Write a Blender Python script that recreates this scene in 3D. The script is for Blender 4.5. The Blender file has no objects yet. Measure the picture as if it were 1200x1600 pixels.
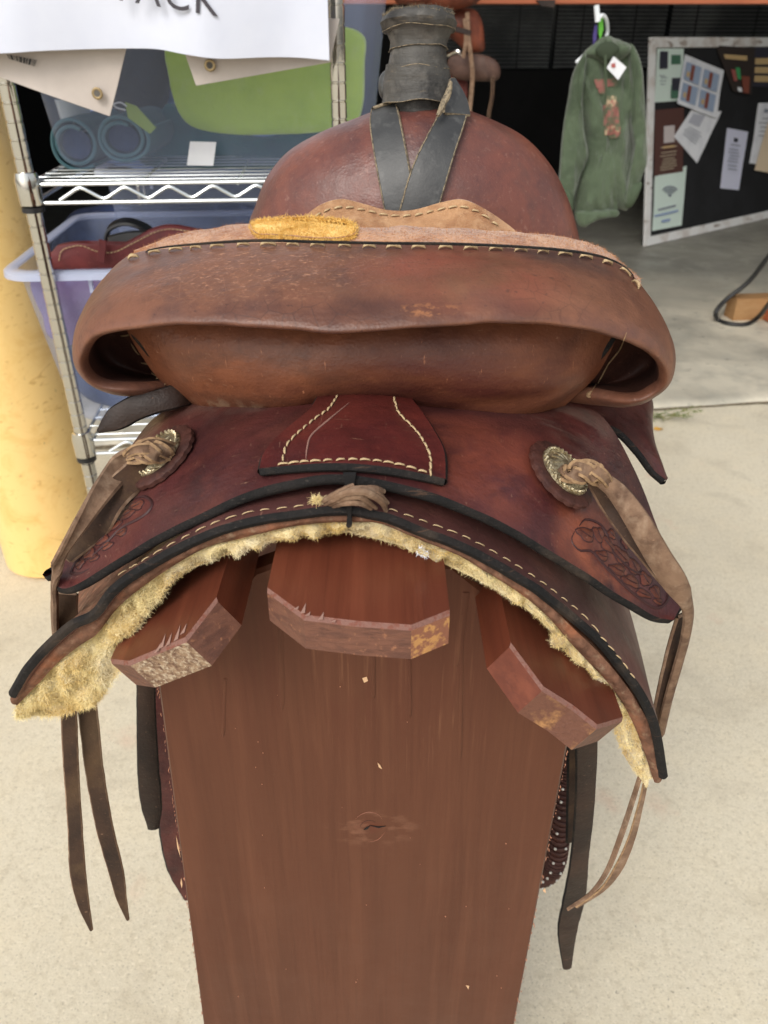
import bpy, math, random
from math import sin, cos, pi, radians
from mathutils import Vector, Matrix, noise
from mathutils.bvhtree import BVHTree
random.seed(7)
SC = bpy.context.scene
COL = SC.collection
# ---------------------------------------------------------------- camera, sky, sun, exposure
F = 1240.0; PITCH = radians(30.8); CAM = Vector((0, 0, 1.2))
cp, sp = cos(PITCH), sin(PITCH)
cd = bpy.data.cameras.new('camera'); cam = bpy.data.objects.new('camera', cd); COL.objects.link(cam)
cam.location = CAM; cam.rotation_euler = (pi/2 - PITCH, 0, 0)
cd.sensor_fit = 'VERTICAL'; cd.sensor_height = 36; cd.lens = 36*F/1600
cd.clip_start = .02; cd.clip_end = 400
cd.dof.use_dof = True; cd.dof.focus_distance = .52; cd.dof.aperture_fstop = 13
SC.camera = cam
W = bpy.data.worlds.new('World'); SC.world = W; W.use_nodes = True
wn = W.node_tree; wn.nodes.clear()
sky = wn.nodes.new('ShaderNodeTexSky'); sky.sky_type = 'NISHITA'; sky.sun_disc = False
sky.sun_elevation = radians(42); sky.sun_rotation = radians(205); sky.dust_density = 3; sky.air_density = 1.2
hs = wn.nodes.new('ShaderNodeHueSaturation'); hs.inputs['Saturation'].default_value = .32
bg = wn.nodes.new('ShaderNodeBackground'); bg.inputs['Strength'].default_value = .15
wo = wn.nodes.new('ShaderNodeOutputWorld')
wn.links.new(sky.outputs[0], hs.inputs['Color']); wn.links.new(hs.outputs[0], bg.inputs[0]); wn.links.new(bg.outputs[0], wo.inputs[0])
sl = bpy.data.lights.new('sun', 'SUN'); sl.energy = 1.1; sl.angle = radians(28); sl.color = (1, .95, .87)
so = bpy.data.objects.new('sun', sl); COL.objects.link(so)
# sun direction: azimuth measured like the sky node (0 = +Y, clockwise)
az, el = radians(205), radians(42)
sd = Vector((sin(az)*cos(el), cos(az)*cos(el), sin(el)))
so.rotation_euler = (-sd).to_track_quat('-Z', 'Y').to_euler(); so.location = (0, -3, 6)
SC.view_settings.view_transform = 'Standard'; SC.view_settings.look = 'None'
SC.view_settings.exposure = .32; SC.view_settings.gamma = 1
SC.view_settings.use_curve_mapping = False
SC.render.engine = 'CYCLES'
SC.cycles.transparent_max_bounces = 16

# ---------------------------------------------------------------- geometry helpers
def dirp(px, py):
    u = (px-600)/F; v = (800-py)/F
    return Vector((u, cp+v*sp, -sp+v*cp))
def P(px, py, Y):
    d = dirp(px, py); return CAM + d*(Y/d.y)
def Pz(px, py, z):
    d = dirp(px, py); return CAM + d*((z-CAM.z)/d.z)
def Pp(px, py, o, n):
    d = dirp(px, py); return CAM + d*((o-CAM).dot(n)/d.dot(n))
def PX(lst): return [P(*q) for q in lst]
def cr(p0, p1, p2, p3, t):
    return .5*((2*p1)+(p2-p0)*t+(2*p0-5*p1+4*p2-p3)*t*t+(3*p1-p0-3*p2+p3)*t**3)
def crom(pts, n, closed=False):
    m = len(pts); out = []
    if m == 1: return [pts[0].copy()]*n
    for k in range(n):
        s = k*(m if closed else m-1)/(n if closed else n-1)
        i = int(s)
        if not closed: i = min(i, m-2)
        t = s-i
        if closed: q = [pts[(i+j) % m] for j in (-1, 0, 1, 2)]
        else: q = [pts[max(0, i-1)], pts[i], pts[i+1], pts[min(m-1, i+2)]]
        if not closed and i == 0: q[0] = 2*pts[0]-pts[1]
        if not closed and i == m-2: q[3] = 2*pts[-1]-pts[-2]
        out.append(cr(*q, t))
    return out
def arc(pts, n=None, step=None, dense=24):
    """resample a smooth curve at equal arc length"""
    d = crom(pts, max(2, dense*(len(pts)-1)+1))
    L = [0]
    for a, b in zip(d, d[1:]): L.append(L[-1]+(b-a).length)
    if step: n = max(2, int(round(L[-1]/step))+1)
    out = []; j = 0
    for k in range(n):
        s = L[-1]*k/(n-1)
        while j < len(L)-2 and L[j+1] < s: j += 1
        t = (s-L[j])/max(1e-9, L[j+1]-L[j]); out.append(d[j].lerp(d[j+1], min(1, max(0, t))))
    return out
def loft(rows, nu, nv):
    R = [crom(r, nu) for r in rows]
    cols = [crom([r[i] for r in R], nv) for i in range(nu)]
    return [[cols[i][j] for i in range(nu)] for j in range(nv)]
def gnormals(g):
    nv, nu = len(g), len(g[0]); N = []
    for j in range(nv):
        row = []
        for i in range(nu):
            a = g[j][min(nu-1, i+1)]-g[j][max(0, i-1)]; b = g[min(nv-1, j+1)][i]-g[max(0, j-1)][i]
            n = a.cross(b)
            row.append(n.normalized() if n.length > 1e-12 else Vector((0, 0, 1)))
        N.append(row)
    return N
def wob(p, s, a, off=0):
    return a*noise.noise(Vector((p.x*s+off, p.y*s+off*.7, p.z*s)))

class MB:
    def __init__(s): s.v = []; s.f = []; s.mi = []
    def add(s, vs, fs, mi=0):
        b = len(s.v); s.v += [Vector(v) for v in vs]
        for f in fs: s.f.append(tuple(b+i for i in f)); s.mi.append(mi)
    def grid(s, g, closed=False, mi=0, flip=False):
        nv, nu = len(g), len(g[0]); vs = [p for r in g for p in r]; fs = []
        for j in range(nv-1):
            for i in range(nu if closed else nu-1):
                k = (i+1) % nu; q = (j*nu+i, j*nu+k, (j+1)*nu+k, (j+1)*nu+i)
                fs.append(q[::-1] if flip else q)
        s.add(vs, fs, mi)
    def box(s, lo, hi, mi=0, M=None):
        vs = [Vector((x, y, z)) for z in (lo[2], hi[2]) for y in (lo[1], hi[1]) for x in (lo[0], hi[0])]
        if M: vs = [M @ v for v in vs]
        s.add(vs, [(0, 2, 3, 1), (4, 5, 7, 6), (0, 1, 5, 4), (2, 6, 7, 3), (0, 4, 6, 2), (1, 3, 7, 5)], mi)
    def prism(s, poly, ext, mi=0):
        n = len(poly); a = list(poly); b = [p+ext for p in poly]
        s.add(a+b, [tuple(range(n))[::-1], tuple(range(n, 2*n))]+[(i, (i+1) % n, n+(i+1) % n, n+i) for i in range(n)], mi)
    def tube(s, pts, r, n=8, mi=0, caps=True, flat=None):
        g = []; up = Vector((0, 0, 1)); m = len(pts); pa = None
        for k, p in enumerate(pts):
            t = (pts[min(m-1, k+1)]-pts[max(0, k-1)]).normalized()
            if pa is None:
                a = t.cross(up)
                if a.length < .1: a = t.cross(Vector((1, 0, 0)))
            else: a = pa-t*pa.dot(t)
            a.normalize(); pa = a; b = t.cross(a)
            rr = r[k] if isinstance(r, (list, tuple)) else r
            g.append([p+a*(rr*cos(2*pi*i/n))+b*(rr*sin(2*pi*i/n)) for i in range(n)])
        s.grid(g, closed=True, mi=mi)
        if caps: s.add(g[0], [tuple(range(n))[::-1]], mi); s.add(g[-1], [tuple(range(n))], mi)
    def lathe(s, prof, n=32, o=Vector((0, 0, 0)), M=None, mi=0):
        g = []
        for r, z in prof:
            g.append([Vector((r*cos(2*pi*i/n), r*sin(2*pi*i/n), z)) for i in range(n)])
        if M: g = [[M @ p for p in r] for r in g]
        g = [[p+o for p in r] for r in g]
        s.grid(g, closed=True, mi=mi)
    def sheet(s, g, th, flip=False, edge_mi=1, ek=3, mi=0, under_mi=None):
        """closed leather sheet: g is the outer face, th the thickness away from its normals"""
        N = gnormals(g); nv, nu = len(g), len(g[0]); sg = -1 if flip else 1
        T = th if callable(th) else (lambda i, j: th)
        b = [[g[j][i]-N[j][i]*sg*T(i, j) for i in range(nu)] for j in range(nv)]
        s.grid(g, mi=mi, flip=flip); s.grid(b, mi=mi if under_mi is None else under_mi, flip=not flip)
        def side(top, bot, inn):
            rows = []
            for k in range(ek+1):
                f = k/ek; row = []
                for a, c, q in zip(top, bot, inn):
                    o = a-q; o = o.normalized() if o.length > 1e-9 else Vector((0, 0, 0))
                    row.append(a.lerp(c, f)+o*(sin(pi*f)*(a-c).length*.38))
                rows.append(row)
            s.grid(rows, mi=edge_mi)
        side(g[0], b[0], g[1]); side(g[-1][::-1], b[-1][::-1], g[-2][::-1])
        side([r[0] for r in g][::-1], [r[0] for r in b][::-1], [r[1] for r in g][::-1])
        side([r[-1] for r in g], [r[-1] for r in b], [r[-2] for r in g])

def wpos(o):
    v = Vector((0, 0, 0))
    while o: v = v+o.location; o = o.parent
    return v
def props(o, label=None, cat=None, group=None, kind=None):
    for k, v in (('label', label), ('category', cat), ('group', group), ('kind', kind)):
        if v: o[k] = v
    return o
def build(mb, name, mats, parent=None, smooth=True, origin=None, **kw):
    base = wpos(parent) if parent else Vector((0, 0, 0))
    org = Vector(origin) if origin is not None else (base if parent else Vector((0, 0, 0)))
    me = bpy.data.meshes.new(name)
    me.from_pydata([tuple(v-org) for v in mb.v], [], mb.f)
    for m in (mats if isinstance(mats, (list, tuple)) else [mats]): me.materials.append(m)
    me.polygons.foreach_set('material_index', [min(i, len(me.materials)-1) for i in mb.mi])
    me.polygons.foreach_set('use_smooth', [smooth]*len(me.polygons))
    me.update()
    if smooth:
        try: me.set_sharp_from_angle(angle=radians(42))
        except Exception: pass
    o = bpy.data.objects.new(name, me); COL.objects.link(o)
    if parent: o.parent = parent
    o.location = org-base
    return props(o, **kw)
def thing(name, loc, label, cat, group=None):
    o = bpy.data.objects.new(name, None); COL.objects.link(o); o.location = loc; o.empty_display_size = .05
    return props(o, label, cat, group)
def weld(o):
    import bmesh
    bm = bmesh.new(); bm.from_mesh(o.data); bmesh.ops.remove_doubles(bm, verts=bm.verts, dist=1e-5)
    bmesh.ops.recalc_face_normals(bm, faces=bm.faces); bm.to_mesh(o.data); bm.free()
def bvh(o):
    off = wpos(o); me = o.data
    return BVHTree.FromPolygons([v.co+off for v in me.vertices], [tuple(p.vertices) for p in me.polygons])
def hit(px, py, B, off=0.0, fallY=.4):
    """the point of a surface seen at (px,py), raised by off along its normal"""
    d = dirp(px, py).normalized(); r = B.ray_cast(CAM, d)
    if r[0] is None: return P(px, py, fallY), Vector((0, -.5, .8)).normalized()
    n = r[1]
    if n.dot(d) > 0: n = -n
    return r[0]+n*off, n
def ribbon(pts, w, side, th=.003, nu=6, nv=40, curl=0.0, wv=.0):
    """a strap: centre line pts, width(s) w, direction(s) of its width side"""
    m = len(pts)
    sd_ = side if isinstance(side, list) else [side]*m
    ws = w if isinstance(w, list) else [w]*m
    wv3 = crom([Vector((x, 0, 0)) for x in ws], nv)
    c = crom(pts, nv); ss = crom([s.normalized() for s in sd_], nv); g = []
    for k in range(nv):
        t = (c[min(nv-1, k+1)]-c[max(0, k-1)]).normalized(); s = (ss[k]-t*ss[k].dot(t)).normalized(); n = t.cross(s)
        row = []
        for i in range(nu):
            f = 2*i/(nu-1)-1; e = 1+.06*noise.noise(c[k]*90+Vector((f*5, 0, 0)))
            row.append(c[k]+s*(f*wv3[k].x/2*e)+n*(curl*(1-f*f)+wv*noise.noise(c[k]*40)))
        g.append(row)
    mb = MB(); mb.sheet(g, th, ek=2); return mb
def fibres(g, n, ln, wd, bias, spread=.8, seed=1, out=1.0, curl=.6, mask=None, sgn=1):
    """short curly hairs standing on grid g"""
    rnd = random.Random(seed); N = gnormals(g); nv, nu = len(g), len(g[0]); mb = MB()
    for _ in range(n):
        j = rnd.random()*(nv-1.001); i = rnd.random()*(nu-1.001)
        if mask and not mask(i/(nu-1), j/(nv-1)): continue
        a, b = int(j), int(i); fj, fi = j-a, i-b
        p = g[a][b].lerp(g[a][b+1], fi).lerp(g[a+1][b].lerp(g[a+1][b+1], fi), fj)
        nn = N[a][b]*sgn
        d = (nn*out+bias+Vector((rnd.gauss(0, 1), rnd.gauss(0, 1), rnd.gauss(0, 1)))*spread).normalized()
        L = ln*rnd.uniform(.4, 1.3); pts = [p-nn*.0006]
        c = Vector((rnd.gauss(0, 1), rnd.gauss(0, 1), rnd.gauss(0, 1)))*curl
        for k in range(3): d = (d+c*.6).normalized(); pts.append(pts[-1]+d*(L/3))
        s = d.cross(Vector((rnd.gauss(0, .4), 1, rnd.gauss(0, .4)))).normalized()
        vs = []
        for k, q in enumerate(pts): h = wd*(1-.28*k)/2; vs += [q-s*h, q+s*h]
        mb.add(vs, [(0, 1, 3, 2), (2, 3, 5, 4), (4, 5, 7, 6)])
    return mb
def pillow(outline, Y0, front, back, nr=14, n=64, cen=None, pw=.5):
    """rounded solid with the given closed outline (world points near plane Y0)"""
    o = crom(outline, n, True)
    c = cen if cen else sum(o, Vector((0, 0, 0)))/n
    g = []
    for k in range(nr+1):
        r = sin(pi/2*k/nr); row = []
        for p in o: q = c.lerp(p, max(.001, r)); row.append(Vector((q.x, q.y-front*max(0, 1-r*r)**pw, q.z)))
        g.append(row)
    for k in range(nr-1, -1, -1):
        r = sin(pi/2*k/nr); row = []
        for p in o: q = c.lerp(p, max(.001, r)); row.append(Vector((q.x, q.y+back*max(0, 1-r*r)**pw, q.z)))
        g.append(row)
    return g

# ---------------------------------------------------------------- material helpers
def S(r, g, b): return tuple(((c/255)/12.92 if c/255 <= .04045 else ((c/255+.055)/1.055)**2.4) for c in (r, g, b))+(1,)
def mat(name, col, rough=.5, layers=(), bump=(), metal=0, spec=.5, sheen=0, trans=0, coat=0, rvar=0, gen=False):
    m = bpy.data.materials.new(name); m.use_nodes = True; nt = m.node_tree; nd = nt.nodes; ln = nt.links
    b = nd['Principled BSDF']; b.inputs['Roughness'].default_value = rough; b.inputs['Metallic'].default_value = metal
    b.inputs['Specular IOR Level'].default_value = spec; b.inputs['Sheen Weight'].default_value = sheen
    b.inputs['Coat Weight'].default_value = coat; b.inputs['Coat Roughness'].default_value = .3
    tc = nd.new('ShaderNodeTexCoord'); co = tc.outputs['Generated' if gen else 'Object']
    def tex(sc, kind='noise', detail=5, rough_=.6, dist=0):
        v = sc if isinstance(sc, (tuple, list)) else (sc, sc, sc)
        mp = nd.new('ShaderNodeMapping'); mp.inputs['Scale'].default_value = v; ln.new(co, mp.inputs[0])
        if kind == 'voronoi':
            t = nd.new('ShaderNodeTexVoronoi'); t.inputs['Scale'].default_value = 1; ln.new(mp.outputs[0], t.inputs['Vector']); return t.outputs['Distance']
        if kind == 'cell':
            t = nd.new('ShaderNodeTexVoronoi'); t.feature = 'DISTANCE_TO_EDGE'; t.inputs['Scale'].default_value = 1; ln.new(mp.outputs[0], t.inputs['Vector']); return t.outputs['Distance']
        if kind == 'wave':
            t = nd.new('ShaderNodeTexWave'); t.inputs['Scale'].default_value = 1; t.inputs['Distortion'].default_value = 4; t.inputs['Detail'].default_value = 3
            t.inputs['Detail Scale'].default_value = 1.2; ln.new(mp.outputs[0], t.inputs['Vector']); return t.outputs['Fac']
        t = nd.new('ShaderNodeTexNoise'); t.inputs['Scale'].default_value = 1; t.inputs['Detail'].default_value = detail
        t.inputs['Roughness'].default_value = rough_; t.inputs['Distortion'].default_value = dist; ln.new(mp.outputs[0], t.inputs['Vector']); return t.outputs['Fac']
    def rng(x, lo, hi, a=0, c=1):
        r = nd.new('ShaderNodeMapRange'); r.inputs[1].default_value = lo; r.inputs[2].default_value = hi
        r.inputs[3].default_value = a; r.inputs[4].default_value = c; ln.new(x, r.inputs[0]); return r.outputs[0]
    cur = nd.new('ShaderNodeRGB'); cur.outputs[0].default_value = col; cur = cur.outputs[0]
    for L in layers:
        x = rng(tex(L['s'], L.get('k', 'noise'), L.get('d', 5), L.get('r', .6), L.get('dist', 0)), L.get('lo', .45), L.get('hi', .65), 0, L.get('f', 1))
        if 'near' in L:     # only around a spot of the object
            o_, rad = L['near']
            vm = nd.new('ShaderNodeVectorMath'); vm.operation = 'SUBTRACT'; ln.new(co, vm.inputs[0]); vm.inputs[1].default_value = o_
            v2 = nd.new('ShaderNodeVectorMath'); v2.operation = 'DIVIDE'; ln.new(vm.outputs[0], v2.inputs[0]); v2.inputs[1].default_value = rad if isinstance(rad, (tuple, list)) else (rad,)*3
            v3 = nd.new('ShaderNodeVectorMath'); v3.operation = 'LENGTH'; ln.new(v2.outputs[0], v3.inputs[0])
            y = rng(v3.outputs['Value'], .55, 1.0, 1, 0)
            mm = nd.new('ShaderNodeMath'); mm.operation = 'MULTIPLY'; ln.new(x, mm.inputs[0]); ln.new(y, mm.inputs[1]); x = mm.outputs[0]
        mx = nd.new('ShaderNodeMix'); mx.data_type = 'RGBA'; ln.new(x, mx.inputs[0]); ln.new(cur, mx.inputs[6]); mx.inputs[7].default_value = L['c']; cur = mx.outputs[2]
    ln.new(cur, b.inputs['Base Color'])
    if rvar: ln.new(rng(tex(rvar[0]), .3, .7, rvar[1], rvar[2]), b.inputs['Roughness'])
    prev = None
    for B in bump:
        bp = nd.new('ShaderNodeBump'); bp.inputs['Strength'].default_value = B[1]; bp.inputs['Distance'].default_value = B[2]
        ln.new(tex(B[0], B[3] if len(B) > 3 else 'noise', 4), bp.inputs['Height'])
        if prev: ln.new(prev, bp.inputs['Normal'])
        prev = bp.outputs[0]
    if prev: ln.new(prev, b.inputs['Normal'])
    if trans:               # thin translucent plastic: part light straight through
        tr = nd.new('ShaderNodeBsdfTransparent'); tr.inputs[0].default_value = (.93, .95, 1, 1); ms = nd.new('ShaderNodeMixShader'); ms.inputs[0].default_value = trans
        out = nd['Material Output']; ln.new(b.outputs[0], ms.inputs[1]); ln.new(tr.outputs[0], ms.inputs[2]); ln.new(ms.outputs[0], out.inputs[0])
    return m
GR = [(520, .2, .0006, 'voronoi'), (60, .4, .002), (1400, .2, .0003), (95, .12, .001, 'cell'), ((40, 160, 90), .35, .0012)]
SADL = Vector((-.01, .62, P(545, 805, .35).z))
def NR(px, py, Y, r): return (tuple(P(px, py, Y)-SADL), r)
def dk(c, k): return tuple(x*k for x in c[:3])+(1,)
def leather(name, base, dark, light, rough=.46, f1=.8, f2=.6, extra=(), sc=14, k=.74, **kw):
    base, dark, light = dk(base, k), dk(dark, k*.86), dk(light, k*1.04); kw.setdefault('spec', .38)
    return mat(name, base, rough, [dict(c=dark, s=sc, lo=.42, hi=.68, f=f1, dist=.5), dict(c=light, s=sc*1.7, lo=.5, hi=.75, f=f2, dist=.3),
        dict(c=dark, s=130, lo=.52, hi=.75, f=.45), dict(c=light, s=(420, 420, 420), lo=.6, hi=.74, f=.35), dict(c=S(176, 138, 110), s=(90, 700, 300), lo=.66, hi=.76, f=.5), dict(c=dark, s=5.5, lo=.5, hi=.64, f=.55, dist=1.2), dict(c=S(170, 130, 108), s=(500, 60, 500), lo=.66, hi=.74, f=.4), dict(c=light, s=5, lo=.48, hi=.66, f=.5, dist=1)]+list(extra),
        GR, rvar=(25, rough-.07, rough+.14), **kw)
m_jockey = leather('leather_maroon', S(98, 51, 50), S(50, 30, 33), S(134, 72, 60), .37, k=.66, extra=[
    dict(c=S(138, 72, 52), s=(30, 30, 30), lo=.36, hi=.62, f=.5, dist=1, near=NR(728, 735, .40, (.055, .06, .03))), dict(c=S(40, 27, 32), s=9, lo=.3, hi=.6, f=.85, near=NR(745, 650, .46, (.06, .04, .03))),
    dict(c=S(120, 108, 98), s=(25, 60, 25), lo=.38, hi=.66, f=.6, dist=1, near=NR(395, 640, .47, (.05, .05, .03))), dict(c=S(120, 108, 98), s=(25, 60, 25), lo=.4, hi=.66, f=.5, dist=1, near=NR(880, 650, .47, (.05, .04, .03))),
    dict(c=S(44, 26, 30), s=14, lo=.35, hi=.6, f=.7, near=NR(330, 690, .44, (.05, .05, .03))), dict(c=S(150, 84, 58), s=24, lo=.36, hi=.6, f=.8, near=NR(955, 850, .38, (.045, .04, .05)))])
m_jockey2 = leather('leather_deep_red', S(98, 42, 40), S(60, 28, 30), S(124, 54, 44), .36, sc=22)
m_skirt = leather('leather_skirt', S(108, 66, 62), S(66, 42, 42), S(134, 88, 76), .5)
m_roll = leather('leather_roll', S(136, 90, 70), S(98, 64, 53), S(160, 108, 80), .43, .6, .7,
    extra=[dict(c=S(84, 60, 56), s=22, lo=.5, hi=.7, f=.7), dict(c=S(66, 50, 48), s=(18, 30, 40), lo=.4, hi=.62, f=.75, dist=.6, near=NR(870, 400, .48, (.07, .03, .02))), dict(c=S(70, 44, 40), s=(20, 20, 60), lo=.36, hi=.6, f=.7, near=NR(560, 500, .40, (.14, .03, .014))),
      dict(c=S(134, 72, 56), s=18, lo=.36, hi=.6, f=.7, near=NR(720, 435, .44, (.07, .05, .025))), dict(c=S(206, 140, 90), s=(160, 160, 400), lo=.54, hi=.68, f=.4, near=NR(662, 484, .402, (.022, .02, .003))),
      dict(c=S(190, 140, 108), s=(260, 500, 260), lo=.56, hi=.68, f=.6, near=NR(420, 420, .45, (.08, .05, .02))), dict(c=S(52, 36, 34), s=90, k='cell', lo=.04, hi=.0, f=.3, near=NR(860, 470, .42, (.04, .03, .015))),
      dict(c=S(58, 42, 40), s=70, k='cell', lo=.04, hi=.0, f=.4, near=NR(470, 490, .41, (.06, .03, .01))), dict(c=S(180, 126, 96), s=110, k='cell', lo=.03, hi=.0, f=.22, near=NR(330, 420, .45, (.07, .05, .03))), dict(c=S(70, 48, 44), s=(300, 300, 300), lo=.62, hi=.7, f=.6)])
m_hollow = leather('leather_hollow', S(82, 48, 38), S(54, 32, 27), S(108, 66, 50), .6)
m_cant = leather('leather_cantle', S(138, 82, 55), S(84, 46, 36), S(146, 90, 62), .46, .6, .5, extra=[dict(c=S(76, 36, 32), s=(14, 14, 50), lo=.36, hi=.6, f=.8, near=NR(690, 590, .44, (.12, .05, .03))), dict(c=S(64, 44, 36), s=(16, 30, 60), lo=.4, hi=.62, f=.7, near=NR(400, 590, .44, (.07, .05, .03))),
   dict(c=S(150, 128, 104), s=(120, 120, 40), lo=.5, hi=.64, f=.5, near=NR(390, 628, .46, (.04, .04, .012))), dict(c=S(180, 120, 86), s=(500, 500, 60), lo=.66, hi=.72, f=.6)])
m_fork = leather('leather_fork', S(130, 78, 66), S(84, 56, 58), S(164, 98, 76), .36, .8, .6, sc=11, spec=.5, extra=[dict(c=S(150, 112, 100), s=(200, 200, 200), lo=.6, hi=.7, f=.4), dict(c=S(92, 62, 56), s=26, lo=.52, hi=.68, f=.6, dist=1)])
m_under = leather('leather_flesh_side', S(86, 58, 44), S(48, 30, 24), S(112, 78, 58), .8)
m_dark = leather('leather_dark', S(48, 33, 27), S(30, 21, 18), S(72, 50, 38), .5)
m_string = leather('leather_string', S(136, 108, 86), S(84, 60, 46), S(172, 148, 124), .85, sc=70, k=.85)
m_stringd = leather('leather_string_inside', S(74, 52, 38), S(48, 34, 26), S(112, 86, 58), .8, sc=22)
m_edge = mat('edge_black', S(31, 28, 27), .8, [dict(c=S(22, 21, 21), s=60, lo=.4, hi=.6), dict(c=S(74, 62, 52), s=22, lo=.55, hi=.7, f=.6), dict(c=S(96, 88, 80), s=(300, 300, 900), lo=.6, hi=.78, f=.5), dict(c=S(96, 70, 54), s=(50, 50, 700), lo=.62, hi=.7, f=.5)], [(240, .7, .0015), (900, .5, .0006)], spec=.25)
m_raw = mat('rawhide_edge', S(122, 88, 70), .8, [dict(c=S(84, 60, 48), s=110, lo=.4, hi=.62, f=.8), dict(c=S(150, 94, 66), s=34, lo=.52, hi=.68, f=.7), dict(c=S(154, 132, 108), s=160, lo=.55, hi=.7, f=.6)], [(260, .8, .0015), (90, .6, .002)], spec=.15)
m_suede = mat('suede_tan', S(178, 136, 98), .95, [dict(c=S(146, 104, 72), s=40, lo=.42, hi=.62), dict(c=S(196, 158, 120), s=120, lo=.5, hi=.7, f=.6)], [(700, .8, .001), (90, .4, .0015)], sheen=.4, spec=.15)
m_suede2 = mat('suede_rust', S(192, 144, 108), .95, [dict(c=S(160, 110, 80), s=70, lo=.42, hi=.62), dict(c=S(200, 150, 116), s=220, lo=.5, hi=.66, f=.7)], [(500, 1, .0015)], sheen=.4, spec=.15)
m_foam = mat('foam_yellow', S(236, 204, 134), .95, [dict(c=S(222, 182, 108), s=120, lo=.4, hi=.6)], [(700, .8, .001)], spec=.1)
m_fleece = mat('fleece_base', S(224, 206, 158), .95, [dict(c=S(170, 142, 94), s=45, lo=.4, hi=.62, f=.8), dict(c=S(216, 204, 168), s=80, lo=.5, hi=.7)], [(200, 1, .004)], sheen=.3, spec=.1)
m_fib = mat('wool_fibre', S(236, 220, 168), .85, [dict(c=S(216, 184, 112), s=30, lo=.42, hi=.6, f=.8), dict(c=S(238, 230, 206), s=50, lo=.52, hi=.7, f=.8)], spec=.2)
m_fibs = mat('suede_fibre', S(196, 150, 112), .9, [dict(c=S(160, 108, 76), s=200, lo=.4, hi=.6)], spec=.1)
m_fiby = mat('foam_fibre', S(238, 202, 124), .9, [dict(c=S(222, 178, 96), s=200, lo=.4, hi=.6)], spec=.1)
m_thread = mat('thread_cream', S(196, 172, 132), .85, [dict(c=S(124, 98, 72), s=14, lo=.46, hi=.62, f=.8), dict(c=S(150, 122, 88), s=300, lo=.45, hi=.65, f=.8)], [((900, 900, 900), .6, .0004)])
m_threadd = mat('thread_dirty', S(160, 130, 96), .85, [dict(c=S(110, 84, 60), s=300, lo=.4, hi=.65, f=.8)])
m_rub = mat('rubber_wrap', S(72, 70, 66), .6, [dict(c=S(36, 35, 34), s=30, lo=.42, hi=.64), dict(c=S(140, 124, 100), s=(70, 70, 160), lo=.62, hi=.8, f=.55), dict(c=S(116, 112, 106), s=70, lo=.52, hi=.72, f=.5)], [(60, .5, .003), (500, .4, .0006), ((20, 20, 160), .5, .002)])
m_rubd = mat('rubber_strap', S(62, 63, 63), .45, [dict(c=S(50, 51, 52), s=30, lo=.42, hi=.64), dict(c=S(104, 104, 102), s=90, lo=.55, hi=.72, f=.5)], [(60, .3, .002), (600, .3, .0004)])
m_rubedge = mat('rubber_edge', S(140, 126, 102), .8, [dict(c=S(84, 76, 64), s=300, lo=.45, hi=.6)])
m_silver = mat('engraved_silver', S(204, 192, 160), .42, [dict(c=S(120, 100, 70), s=260, lo=.45, hi=.62, f=.8)], [(500, .6, .0008)], metal=.85)
WG = [((26, 26, 2.2), .35, .0015), ((300, 300, 20), .35, .0005)]
K = 0
def wood(name, base, dark, light, axis, rough=.42, extra=(), k=.8, **kw):
    base, dark, light = dk(base, k), dk(dark, k), dk(light, k); kw.setdefault('spec', .3)
    v = lambda a, b: tuple(b if i == axis else a for i in range(3))
    return mat(name, base, rough, [dict(c=dark, s=v(22, 1.3), lo=.42, hi=.68, f=.6, dist=.6), dict(c=light, s=v(60, 3), lo=.5, hi=.72, f=.5, dist=.4), dict(c=dark, s=v(260, 7), lo=.5, hi=.7, f=.35),
        dict(c=light, s=(380, 380, 380), lo=.7, hi=.76, f=.5)]+list(extra),
        [(v(200, 8), .25, .0006), (35, .2, .0015)], rvar=(12, rough-.08, rough+.15), **kw)
m_bar = wood('stained_bar', S(120, 64, 46), S(82, 42, 31), S(152, 86, 62), 1, .34)
m_endraw = mat('end_grain_weathered', S(150, 124, 98), .85, [dict(c=S(104, 76, 58), s=260, lo=.42, hi=.6), dict(c=S(186, 168, 144), s=420, lo=.5, hi=.66)], [(420, .9, .002)])
m_endora = mat('end_grain_worn', S(100, 62, 46), .6, [dict(c=S(168, 122, 76), s=60, lo=.5, hi=.66, f=.9), dict(c=S(88, 52, 38), s=420, lo=.48, hi=.64, f=.7)], [(420, .6, .001)])
m_endwear = mat('chipped_arris', S(126, 88, 76), .7, [dict(c=S(120, 70, 54), s=260, lo=.5, hi=.62)], [(500, .8, .001)])
m_chrome = mat('chrome', S(206, 204, 198), .07, [dict(c=S(150, 140, 124), s=90, lo=.6, hi=.75, f=.5)], metal=1, bump=[(200, .05, .0005)])
m_zinc = mat('zinc_wire', S(206, 212, 214), .3, metal=.9)
m_black = mat('black_plastic', S(28, 28, 30), .45)
m_bin = mat('bin_plastic', S(186, 198, 226), .32, trans=.8, spec=.4)
m_binrim = mat('bin_rim_plastic', S(196, 204, 226), .3, trans=.45)
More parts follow.
